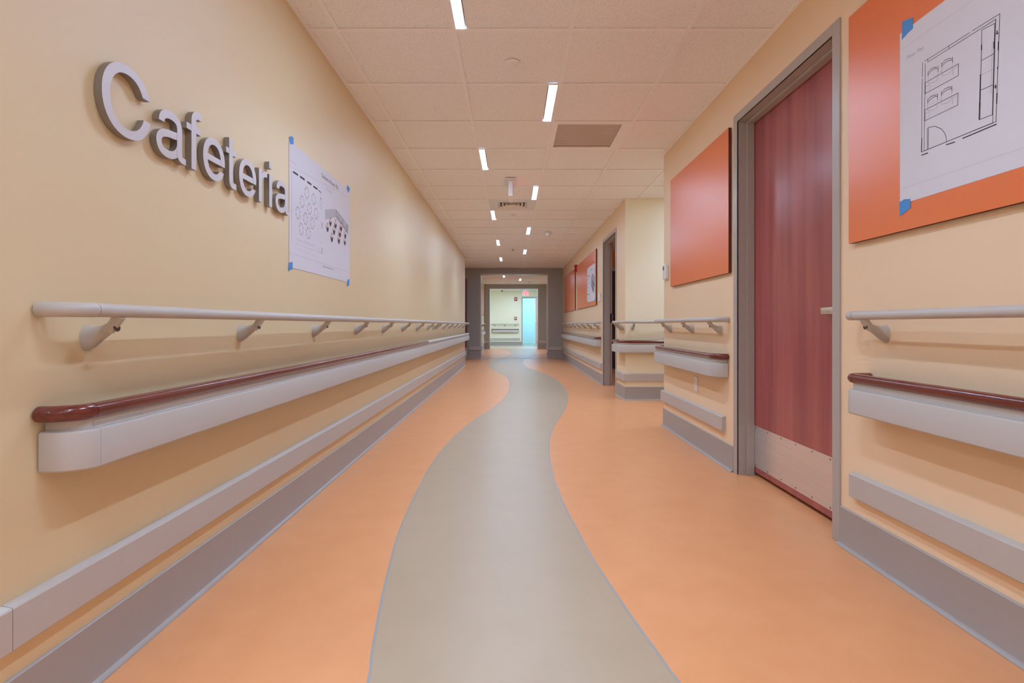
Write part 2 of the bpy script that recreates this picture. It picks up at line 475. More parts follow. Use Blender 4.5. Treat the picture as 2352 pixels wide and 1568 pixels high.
for s, k in LIGHTS:
    x, y0 = (LX if s == 'L' else RX), G0 + PITCH * k
    if k < -1:  # unseen strips continuing the rows past the frame for extra light
        lab = 'unseen ceiling strip light added out of view for extra illumination, %s in its row' % {-3: 'nearest', -5: 'second', -7: 'third', -9: 'farthest back'}[k]
    elif k >= 20:
        lab = 'small far strip light between the two dark portals, on the %s side' % ('lettering wall' if s == 'L' else 'orange panel wall')
    else:
        lab = 'glowing white strip light, %s from the camera in the ceiling row nearer the %s' % (ORD[cnt[s]], 'lettered wall' if s == 'L' else 'wooden door')
        cnt[s] += 1
    if first is None:
        first = strip_light(x, y0, lab); f0 = Vector((x, y0, 0))
    else:
        copy_tree(first, Vector((x, y0, 0)) - f0, lab)
# lamps of the end room and far room, plus unseen ones added for brightness
def round_light(x, y, label, r=0.075):
    t = thing('downlight', label, 'ceiling light', (x, y, ZC))
    obj('trim_ring', MB().lathe([(r + 0.018, 0.0), (r + 0.018, -0.006), (r, -0.008), (r, 0.0)], (x, y, ZC)), M_TEE, t)
    obj('lens', MB().lathe([(0.002, -0.004), (r, -0.004), (r, -0.001), (0.002, -0.001)], (x, y, ZC)), M_LAMP, t)
    ld = bpy.data.lights.new('downlight_lamp', 'AREA'); ld.shape = 'DISK'; ld.size = 2 * r; ld.energy = 5 * (r / 0.1) ** 1.0; ld.color = LAMP_COL
    lo_ = bpy.data.objects.new('lamp', ld); COL.objects.link(lo_); lo_.location = (x, y, ZC - 0.006); attach(lo_, t)
round_light(0.24, 22.2, 'bright round downlight in front of the far exit door')
for x, y, q in ((1.6, 21.2, 'beside the exit door approach'), (0.5, 20.6, 'nearer the exit sign'), (-0.4, 20.6, 'nearer the end wall rails')):  # oversized unseen downlights added to brighten the end wall
    round_light(x, y, 'added fill downlight hidden behind the second dark portal header, ' + q, 0.16)
    bpy.data.objects[[o.name for o in bpy.data.objects if o.name.startswith('downlight')][-1]]['group'] = 'downlights hidden by the second portal'
round_light(-1.2, 21.4, 'unseen fill downlight added in the end passage beyond the lettering wall')  # added out of view, also for the end wall
for y in (5.5,):  # unseen passage strip added to raise the light level
    copy_tree(first, Vector((2.2, y - 0.3, 0)) - f0, 'unseen strip light added in the side passage ceiling by the pale yellow wall')
for y, q in ((-2.2, 'farthest from'), (-0.9, 'midway back from'), (0.3, 'just at')):  # unseen lobby strips added as fill for the low right wall
    copy_tree(first, Vector((-1.95, y, 0)) - f0, 'added fill strip light in the unseen lobby ceiling, %s the lettering wall end' % q)
copy_tree(first, Vector((2.9, 8.0, 0)) - f0, 'slim strip light inside the room behind the half open door')
t = thing('daylight_stand_in', 'added glowing panel standing in for daylight behind the exit door', 'lamp', (1.0, 24.6, ZC))  # glowing ceiling panel added in place of daylight
obj('panel', MB().box(0.4, 23.8, ZC - 0.012, 1.8, 25.4, ZC - 0.001), M_LAMPC, t, smooth=False)

# ------------------------------------------------------------------ baseboards, kick guards
BASE = [(0, 0.158), (-0.005, 0.158), (-0.008, 0.155), (-0.008, 0.022), (-0.012, 0.010), (-0.024, 0.004), (-0.026, 0.001), (0, 0.001)]
def baseboard(n, path): return struct(n, MB().sweep(path, BASE), M_BASE)
KICK = [(0, 0.226), (-0.022, 0.226), (-0.025, 0.229), (-0.025, 0.3145), (-0.0225, 0.318), (0, 0.3225)]
def kick(label, path, seams=()):
    o = obj('wall_guard', MB().sweep(path, KICK), M_GREY)
    return tag(o, label, 'wall guard', 'low grey wall guards')
baseboard('baseboard_left', [(-1.6, Y_LS), (XL, Y_LS), (XL, Y_LE), (-1.30, Y_LE)])
baseboard('baseboard_right', [(3.2, Y_C0), (XR, Y_C0), (XR, DF + 0.052)])
baseboard('baseboard_near_right', [(XR, DN - 0.052), (XR, -3.0)])
baseboard('baseboard_passage', [(XR, EN - 0.052), (XR, Y_C1), (3.2, Y_C1)])
baseboard('baseboard_far_right', [(XR, Y_P - 0.008), (XR, EF + 0.052)])
baseboard('baseboard_portal_left', [(-1.17, Y_P), (P1A, Y_P), (P1A, Y_P + T_P)])
baseboard('baseboard_portal_right', [(P1B, Y_P + T_P), (P1B, Y_P), (XR - 0.008, Y_P)])
baseboard('baseboard_inner_left', [(XL, Y_P + T_P), (XL, Y_Q - 0.008)])
baseboard('baseboard_inner_right', [(XR, Y_Q - 0.008), (XR, Y_P + T_P)])
baseboard('baseboard_portal_far_left', [(XL, Y_Q), (P2A, Y_Q), (P2A, Y_Q + T_P)])
baseboard('baseboard_portal_far_right', [(P2B, Y_Q + T_P), (P2B, Y_Q), (XR, Y_Q)])
baseboard('baseboard_end', [(-2.2, Y_E), (EX0 - 0.055, Y_E)])

kg = thing('wall_guard', 'long low grey wall guard running under the cafeteria lettering', 'wall guard', (XL, 6.4, 0.228), 'low grey wall guards')
obj('corner_cap', MB().sweep([(-1.55, Y_LS), (XL, Y_LS), (XL, 1.083)], KICK), M_GREY, kg)
obj('guard_strip', MB().sweep([(XL, 1.0845), (XL, Y_LE - 0.031)], KICK), M_GREY, kg)
obj('corner_cap', MB().sweep([(XL, Y_LE - 0.03), (XL, Y_LE), (-1.29, Y_LE)], KICK), M_GREY, kg)
kick('low grey wall guard between the wooden door and the side passage', [(2.9, Y_C0), (XR, Y_C0), (XR, 3.335)])
kick('low grey wall guard nearest the camera under the big floor plan panel', [(XR, 2.075), (XR, -2.9)])
kick('low grey wall guard wrapping the corner of the pale yellow wall', [(XR, 6.79), (XR, Y_C1), (3.1, Y_C1)])
kick('low grey wall guard under the two far orange panels', [(XR, Y_P - 0.01), (XR, 7.92)])
kick('low grey wall guard on the dark portal pier beside the lettering wall', [(-1.17, Y_P), (P1A, Y_P), (P1A, Y_P + T_P)])
kick('low grey wall guard on the dark portal pier beside the far orange panels', [(P1B, Y_P + T_P), (P1B, Y_P), (XR - 0.03, Y_P)])
kick('short low grey wall guard between the two dark portals', [(XL, Y_P + T_P), (XL, Y_Q - 0.03)])
kick('low grey wall guard on the second portal pier, beside the small rails', [(XL + 0.03, Y_Q), (P2A, Y_Q), (P2A, Y_Q + T_P)])
kick('low grey wall guard on the second portal pier, beside the exit door', [(P2B, Y_Q + T_P), (P2B, Y_Q), (XR, Y_Q)])
kick('low grey wall guard on the pale end wall below its rails', [(-2.1, Y_E), (0.33, Y_E)])

# ------------------------------------------------------------------ handrails and crash rails
HR_Z, HR_D, TR = 0.945, 0.085, 0.0168
def bracket_mb(p, n, zr):
    """bracket from the wall point p (plan) out along n to the underside of a rail at height zr"""
    n = Vector((n[0], n[1], 0)); s = Vector((-n.y, n.x, 0)); u = Vector((0, 0, 1))
    P = Vector((p[0], p[1], zr))
    st = [(0.0, -0.068, 0.021, 0.033), (0.006, -0.068, 0.021, 0.033), (0.024, -0.064, 0.0165, 0.026), (0.044, -0.054, 0.0135, 0.0185), (0.066, -0.040, 0.0125, 0.014)]
    mb = MB()
    rings = []
    for d, z, a, b in st:
        c = P + n * d + u * z
        lean = 0.0
        rings.append([c + s * (a * math.cos(2 * math.pi * k / 14)) + u * (b * math.sin(2 * math.pi * k / 14)) for k in range(14)])
    mb.rings(rings)
    rings = []
    for d, z, a in ((0.056, -0.050, 0.0135), (0.072, -0.030, 0.0135), (HR_D, -TR * 0.7, 0.0145)):
        c = P + n * d + u * z
        t = (n * 0.55 + u).normalized(); q = s.cross(t)
        rings.append([c + s * (a * math.cos(2 * math.pi * k / 12 + .26)) + q * (a * math.sin(2 * math.pi * k / 12 + .26)) for k in range(12)])
    mb.rings(rings)
    mb.mi = 1
    c = P + n * 0.076 + u * -0.040
    mb.rings([[c + n * (0.003 * i) + s * (0.0105 * math.cos(2 * math.pi * k / 10)) + u * (0.009 * math.sin(2 * math.pi * k / 10) - 0.003 * i) - s * 0 for k in range(10)] for i in range(2)])
    return mb
def handrail(label, main, caps, brackets, zr=HR_Z, r=TR):
    t = thing('handrail', label, 'handrail', (main[0][0], main[0][1], zr), 'round grey handrails')
    obj('rail', MB().tube([(x, y, zr) for x, y in main], r), M_RAIL, t)
    for c in caps:
        obj('end_cap', MB().tube([(x, y, zr) for x, y in c], r + 0.0006), M_RAIL, t)
    for p, n in brackets:
        obj('bracket', bracket_mb(p, n, zr), [M_RAIL, M_SCREW], t)
    return t
BODY_D = 0.100; TC = 0.0180
BODY = [(0.0, 0.580), (0.0, 0.662), (0.003, 0.6665), (0.010, 0.6675), (0.010, 0.666), (0.013, 0.666), (0.013, 0.669), (0.017, 0.670), (0.017, 0.694), (0.030, 0.694), (0.030, 0.576), (0.004, 0.576)]
CR_Z, CR_D = 0.7085, 0.078
def crash_rail(label, front, tubem, caps_b, caps_t, back=(), film=None):
    t = thing('crash_rail', label, 'crash rail', (front[0][0], front[0][1], 0.578), 'grey crash rails with mahogany rail tops')
    obj('bumper', MB().sweep(front, BODY), M_GREY, t)
    for c in caps_b: obj('bumper_end_cap', MB().sweep(c, BODY), M_GREY, t)
    obj('rail_top', MB().tube([(x, y, CR_Z) for x, y in tubem], TC), M_WOODR, t)
    if film:
        tag(obj('rail_top', MB().tube([(x, y, CR_Z) for x, y in film], TC + 0.0005), M_FILM, t), 'grey rail top still under protective film')
    for c in caps_t: obj('rail_end_cap', MB().tube([(x, y, CR_Z) for x, y in c], TC + 0.0006), M_WOODR, t)
    for b in back: obj('mounting_block', MB().box(*b), M_SCREW, t, smooth=False)
    return t

RL = XL + HR_D                      # rail line on the left
# left handrail: end cap bends to the wall, far end wraps the corner
capL = fillet([(XL + 0.004, 1.168), (RL, 1.168), (RL, 1.219)], [(0.075, 0.048)], 10)
mainL = [(RL, 1.2215)] + [(RL, 1.2205 + k * 0.9) for k in range(1, 12)] + fillet([(RL, 11.6), (RL, Y_LE + HR_D), (-1.25, Y_LE + HR_D)], [0.09], 8)
bL = [1.30, 2.03, 2.78, 3.53, 4.27, 5.01, 5.77, 6.50, 6.96, 7.21, 7.96, 8.68, 9.44, 10.2, 11.1]
handrail('long grey handrail under the cafeteria lettering and its poster', mainL, [capL], [((XL, y), (1, 0)) for y in bL])
FL, TL = XL + BODY_D, XL + CR_D
crash_rail('long crash rail with mahogany top along the wall below the cafeteria lettering',
    [(FL, 1.2219), (FL, Y_LE)] + fillet([(FL, Y_LE + 0.001), (FL, Y_LE + BODY_D), (-1.25, Y_LE + BODY_D)], [0.09], 8),
    [(TL, 1.2217), (TL, 6.05)],
    [fillet([(XL + 0.004, 1.165), (FL, 1.165), (FL, 1.221)], [(0.085, 0.052)], 10)],
    [fillet([(XL + 0.004, 1.168), (TL, 1.168), (TL, 1.219)], [(0.072, 0.048)], 10)],
    back=[(XL, 1.26, 0.60, XL + 0.066, Y_LE, 0.66)],
    film=[(TL, 6.053), (TL, Y_LE)] + fillet([(TL, Y_LE + 0.001), (TL, Y_LE + CR_D), (-1.25, Y_LE + CR_D)], [0.08], 8))
RR = XR - HR_D; FR = XR - BODY_D; TRX = XR - CR_D
# right wall, nearest the camera (wall on the left hand when walking towards -y)
handrail('grey handrail nearest the camera under the big floor plan panel', [(RR, 1.945), (RR, 1.0), (RR, 0.0), (RR, -2.8)],
    [fillet([(XR - 0.004, 2.010), (RR, 2.010), (RR, 1.946)], [(0.05, 0.055)], 8)], [((XR, y), (-1, 0)) for y in (1.90, 1.15, 0.40, -0.35, -1.1)])
crash_rail('crash rail with mahogany top nearest the camera, below the big floor plan panel',
    [(FR, 1.955), (FR, -2.8)], [(TRX, 1.955), (TRX, -2.8)],
    [fillet([(XR - 0.004, 1.980), (FR, 1.980), (FR, 1.956)], [(0.025, 0.02)], 5)],
    [fillet([(XR - 0.004, 1.984), (TRX, 1.984), (TRX, 1.956)], [(0.025, 0.022)], 6)],
    back=[(XR - 0.066, -2.8, 0.60, XR, 1.95, 0.66)])
# right wall between the door and the side passage
handrail('short grey handrail between the wooden door and the side passage',
    fillet([(2.9, Y_C0 + HR_D), (RR, Y_C0 + HR_D), (RR, 3.352)], [0.15], 10),
    [fillet([(RR, 3.351), (RR, 3.285), (XR - 0.004, 3.285)], [(0.06, 0.07)], 8)], [((XR, y), (-1, 0)) for y in (4.47, 3.93, 3.40)] + [((x, Y_C0), (0, 1)) for x in (1.55, 2.3)])
crash_rail('short crash rail with mahogany top between the wooden door and the side passage',
    fillet([(2.9, Y_C0 + BODY_D), (FR, Y_C0 + BODY_D), (FR, 3.392)], [0.16], 10),
    fillet([(2.9, Y_C0 + CR_D), (TRX, Y_C0 + CR_D), (TRX, 3.392)], [0.15], 10),
    [fillet([(FR, 3.391), (FR, 3.285), (XR - 0.004, 3.285)], [(0.1, 0.085)], 10)],
    [fillet([(TRX, 3.391), (TRX, 3.290), (XR - 0.004, 3.290)], [(0.09, 0.07)], 8)],
    back=[(XR - 0.066, 3.45, 0.60, XR, Y_C0, 0.66), (XR, Y_C0, 0.60, 2.9, Y_C0 + 0.066, 0.66)])
# pale yellow wall
handrail('grey handrail wrapping the corner of the pale yellow wall',
    [(RR, 6.60)] + fillet([(RR, 6.59), (RR, Y_C1 - HR_D), (3.05, Y_C1 - HR_D)], [0.11], 8),
    [fillet([(XR - 0.004, 6.66), (RR, 6.66), (RR, 6.601)], [(0.06, 0.05)], 8)], [((XR, 6.40), (-1, 0)), ((XR, 6.55), (-1, 0)), ((1.46, Y_C1), (0, -1)), ((2.2, Y_C1), (0, -1)), ((2.9, Y_C1), (0, -1))])
crash_rail('crash rail with mahogany top wrapping the corner of the pale yellow wall',
    [(FR, 6.62)] + fillet([(FR, 6.61), (FR, Y_C1 - BODY_D), (3.05, Y_C1 - BODY_D)], [0.11], 8),
    [(TRX, 6.62)] + fillet([(TRX, 6.61), (TRX, Y_C1 - CR_D), (3.05, Y_C1 - CR_D)], [0.10], 8),
    [fillet([(XR - 0.004, 6.67), (FR, 6.67), (FR, 6.621)], [(0.06, 0.04)], 6)],
    [fillet([(XR - 0.004, 6.67), (TRX, 6.67), (TRX, 6.621)], [(0.06, 0.04)], 6)],
    back=[(XR - 0.066, 6.30, 0.60, XR, 6.6, 0.66), (XR, Y_C1 - 0.066, 0.60, 3.05, Y_C1, 0.66)])
# far right wall
handrail('long grey handrail below the two far orange panels',
    [(RR, 13.55), (RR, 12), (RR, 10), (RR, 8.10)],
    [fillet([(XR - 0.004, 13.62), (RR, 13.62), (RR, 13.551)], [0.06], 6), fillet([(RR, 8.099), (RR, 8.03), (XR - 0.004, 8.03)], [0.06], 6)],
    [((XR, y), (-1, 0)) for y in (8.20, 8.95, 9.7, 10.45, 11.2, 11.95, 12.7, 13.45)])
crash_rail('long crash rail with mahogany top below the two far orange panels',
    [(FR, 13.55), (FR, 8.12)], [(TRX, 13.55), (TRX, 8.12)],
    [fillet([(XR - 0.004, 13.63), (FR, 13.63), (FR, 13.551)], [0.07], 6), fillet([(FR, 8.119), (FR, 8.0), (XR - 0.004, 8.0)], [(0.11, 0.085)], 8)],
    [fillet([(XR - 0.004, 13.62), (TRX, 13.62), (TRX, 13.551)], [0.06], 6), fillet([(TRX, 8.119), (TRX, 8.01), (XR - 0.004, 8.01)], [(0.10, 0.07)], 8)],
    back=[(XR - 0.066, 8.2, 0.60, XR, 13.5, 0.66)])
# between the portals
handrail('short far handrail between the two dark portals', [(RL, 14.75), (RL, 18.60)],
    [fillet([(XL + 0.004, 14.69), (RL, 14.69), (RL, 14.749)], [0.055], 5), fillet([(RL, 18.601), (RL, 18.67), (XL + 0.004, 18.67)], [0.06], 5)], [((XL, y), (1, 0)) for y in (14.9, 15.7, 16.5, 17.3, 18.1, 18.5)])
crash_rail('short far crash rail between the two dark portals', [(FL, 14.75), (FL, 18.60)], [(TL, 14.75), (TL, 18.60)],
    [fillet([(XL + 0.004, 14.68), (FL, 14.68), (FL, 14.749)], [0.06], 5), fillet([(FL, 18.601), (FL, 18.67), (XL + 0.004, 18.67)], [0.06], 5)],
    [fillet([(XL + 0.004, 14.69), (TL, 14.69), (TL, 14.749)], [0.055], 5), fillet([(TL, 18.601), (TL, 18.67), (XL + 0.004, 18.67)], [0.06], 5)], back=[(XL, 14.8, 0.60, XL + 0.066, 18.55, 0.66)])
# end wall
ye = Y_E - HR_D
handrail('thin looking handrail across the pale end wall beside the exit door', [(-0.86, ye), (0.20, ye)],
    [fillet([(-0.935, Y_E - 0.004), (-0.935, ye), (-0.861, ye)], [0.06], 5), fillet([(0.201, ye), (0.275, ye), (0.275, Y_E - 0.004)], [0.06], 5)], [((x, Y_E), (0, -1)) for x in (-0.78, -0.33, 0.13)])
crash_rail('crash rail with dark top across the pale end wall beside the exit door', [(-0.86, Y_E - BODY_D), (0.20, Y_E - BODY_D)], [(-0.86, Y_E - CR_D), (0.20, Y_E - CR_D)],
    [fillet([(-0.94, Y_E - 0.004), (-0.94, Y_E - BODY_D), (-0.861, Y_E - BODY_D)], [0.07], 5), fillet([(0.201, Y_E - BODY_D), (0.285, Y_E - BODY_D), (0.285, Y_E - 0.004)], [0.07], 5)],
    [fillet([(-0.935, Y_E - 0.004), (-0.935, Y_E - CR_D), (-0.861, Y_E - CR_D)], [0.06], 5), fillet([(0.201, Y_E - CR_D), (0.275, Y_E - CR_D), (0.275, Y_E - 0.004)], [0.06], 5)],
    back=[(-0.8, Y_E - 0.066, 0.60, 0.15, Y_E, 0.66)])

# ------------------------------------------------------------------ doors
FX = XR - 0.008                      # face of the steel frames
def steel_frame(root, y0, y1, top, x0, x1, stop0, stop1):
    for a, b, s in ((y0 - 0.050, y0, 1), (y1, y1 + 0.050, -1)):
        j = MB()
        j.box(x0, a, 0, x0 + 0.012, b, top + 0.050, 0.002, 1)
        e = y0 if s == 1 else y1
        j.box(x0 + 0.004, e - s * 0.012, 0, x1, e, top)
        j.box(stop0, e, 0, stop1, e + s * 0.016, top, 0.0015, 1)
        obj('door_jamb', j, M_FRAME, root)
    h = MB()
    h.box(x0, y0, top, x0 + 0.012, y1, top + 0.050, 0.002, 1)
    h.box(x0 + 0.004, y0, top, x1, y1, top + 0.012)
    h.box(stop0, y0 + 0.016, top - 0.016, stop1, y1 - 0.016, top, 0.0015, 1)
    obj('door_head', h, M_FRAME, root)
d1 = sroot('door_1', (XR, (DN + DF) / 2, 0))
tag(d1, 'tall mahogany veneer door with steel kick plate in a grey frame', 'door')
steel_frame(d1, DN, DF, 2.145, FX, XR + 0.16, 1.420, 1.466)
LXF = 1.468
obj('door_leaf', MB().box(LXF, DN + 0.003, 0.020, LXF + 0.045, DF - 0.004, 2.141, 0.0015, 1), M_DOOR, d1)
kpz0, kpz1 = 0.055, 0.302
kpl = obj('kick_plate', MB().box(LXF - 0.002, DN + 0.012, kpz0, LXF - 0.0002, DF - 0.012, kpz1), M_STEEL, d1, smooth=False)
scr = None
for z in (kpz0 + 0.012, kpz1 - 0.012):
    for k in range(7):
        y = DN + 0.030 + k * (DF - DN - 0.060) / 6
        b = MB().tube([(LXF - 0.0035, y, z), (LXF - 0.002, y, z)], 0.0038, 8)
        if scr is None: scr = obj('screw', b, M_SCREW, kpl)
        else:
            c = scr.copy(); COL.objects.link(c); c.parent = None; c.location = (LXF - 0.00275, y, z - 0.0038); attach(c, kpl)
hd = MB()
hd.box(1.424, 2.310, 0.959, 1.462, 2.400, 0.991, 0.006, 3)
hd.box(1.440, 2.290, 0.968, 1.462, 2.325, 0.985, 0.004, 2)
hd.mi = 1
hd.box(1.461, 2.29, 0.961, LXF, 2.404, 0.992, 0.002, 1)
obj('door_handle', hd, [M_CHROME, M_SCREW], d1)
struct('wall_door_backing', MB().box(XR + 0.16, DN - 0.1, 0, XR + 0.2, DF + 0.1, 2.3), M_VDARK, smooth=False)

d2 = sroot('door_2', (XR, (EN + EF) / 2, 0))
tag(d2, 'half open far doorway in a grey frame with dark strike plate', 'door')
steel_frame(d2, EN, EF, 2.145, FX, XR + 0.128, 1.420, 1.466)
sp = MB(); sp.box(1.470, EF - 0.0025, 0.94, 1.498, EF - 0.0002, 1.08)
obj('strike_plate', sp, M_DARKP, d2, smooth=False)
obj('strike_lip', MB().box(1.499, EF - 0.004, 0.955, 1.510, EF - 0.001, 1.065), M_CHROME, d2, smooth=False)
obj('door_leaf', MB().box(1.535, EN + 0.004, 0.02, 2.43, EN + 0.049, 2.14, 0.0015, 1), M_DOOR, d2)
# door seen inside that room
d3 = sroot('door_3', (2.2, 10.7, 0))
tag(d3, 'dark door with grey head deep inside the room behind the half open doorway', 'door')
obj('door_leaf', MB().box(1.75, 10.685, 0.01, 2.65, 10.70, 2.02), M_VDARK, d3, smooth=False)
obj('door_head', MB().box(1.68, 10.67, 2.02, 2.72, 10.70, 2.10).box(1.68, 10.67, 0, 1.75, 10.70, 2.02).box(2.65, 10.67, 0, 2.72, 10.70, 2.02), M_FRAME, d3, smooth=False)
# burgundy door leaf folded back in the recess beyond the lettering wall
d4 = sroot('door_4', (-1.225, 13.4, 0))
tag(d4, 'burgundy door leaf folded back beside the first dark portal', 'door')
obj('door_leaf', MB().box(-1.262, 12.95, 0.02, -1.217, 13.90, 2.13, 0.0015, 1), M_DOOR2, d4)
obj('kick_plate', MB().box(-1.2168, 12.97, 0.03, -1.215, 13.88, 0.31), M_FILM, d4, smooth=False)
# exit door, opened towards the corridor
d5 = sroot('door_5', ((EX0 + EX1) / 2, Y_E, 0))
tag(d5, 'open exit door with cyan daylight behind it under the exit sign', 'door')
f5 = MB()
f5.box(EX0 - 0.05, Y_E - 0.012, 0, EX0, Y_E + 0.13, 2.16); f5.box(EX1, Y_E - 0.012, 0, EX1 + 0.05, Y_E + 0.13, 2.16)
obj('door_jamb', f5, M_FRAME, d5, smooth=False)
obj('door_head', MB().box(EX0, Y_E - 0.012, 2.11, EX1, Y_E + 0.13, 2.16), M_FRAME, d5, smooth=False)
ang = math.radians(180 + 66)
M5 = Matrix.Translation((EX1 - 0.01, Y_E - 0.02, 0)) @ Matrix.Rotation(ang, 4, 'Z')
lf = MB(); tmp = MB().box(0.0, -0.022, 0.012, 0.90, 0.022, 2.10, 0.0015, 1); lf.merge(tmp.bm, M5)
obj('door_leaf', lf, M_DOORP, d5)
hh = MB()
tmp = MB().box(0.80, -0.075, 0.985, 0.835, 0.075, 1.015, 0.004, 1).box(0.72, 0.058, 0.985, 0.835, 0.078, 1.012, 0.004, 1).box(0.72, -0.078, 0.985, 0.835, -0.058, 1.012, 0.004, 1)
hh.merge(tmp.bm, M5)
obj('door_handle', hh, M_CHROME, d5)

# ------------------------------------------------------------------ orange panels
def left3(u0, v0, x):   # paper plane on the left wall, facing +x
    return lambda u, v, d: (x + d, u0 + u, v0 + v)
def right3(u0, v0, x):  # plane on the right wall, facing -x
    return lambda u, v, d: (x - d, u0 - u, v0 + v)
def panel(label, y0, y1, z0=1.236, z1=2.144, x=XR, s=-1):
    mb = MB()
    a, b = x + s * 0.004, x + s * 0.021
    mb.box(a, y0, z0, b, y1, z1)
    mb.bm.faces.ensure_lookup_table()
    for f in mb.bm.faces:
        f.normal_update()
        f.material_index = 0 if f.normal.x * s > 0.9 else 1
    mb.mi = 1
    t = thing('wall_panel', label, 'wall panel', (x, (y0 + y1) / 2, z0), 'orange wall panels')
    obj('board', mb, [M_PANEL, M_EDGE], t, smooth=False)
    k = MB()
    for yy in (y0 + 0.15, y1 - 0.15): k.box(x, yy - 0.03, z0 + 0.1, a, yy + 0.03, z1 - 0.1)
    obj('mounting_cleat', k, M_SCREW, t, smooth=False)
    return t
panel('large orange wall panel behind the big taped floor plan', 0.865, 2.082)
panel('bare orange wall panel between the wooden door and the side passage', 3.240, 4.43)
panel('long far orange wall panel carrying a small taped poster', 8.38, 10.86)
panel('farthest orange wall panel, bare, next to the first dark portal', 11.20, 13.50)
panel('pale looking orange panel between the two dark portals', 15.2, 18.9, 1.25, 2.2, XL, 1)

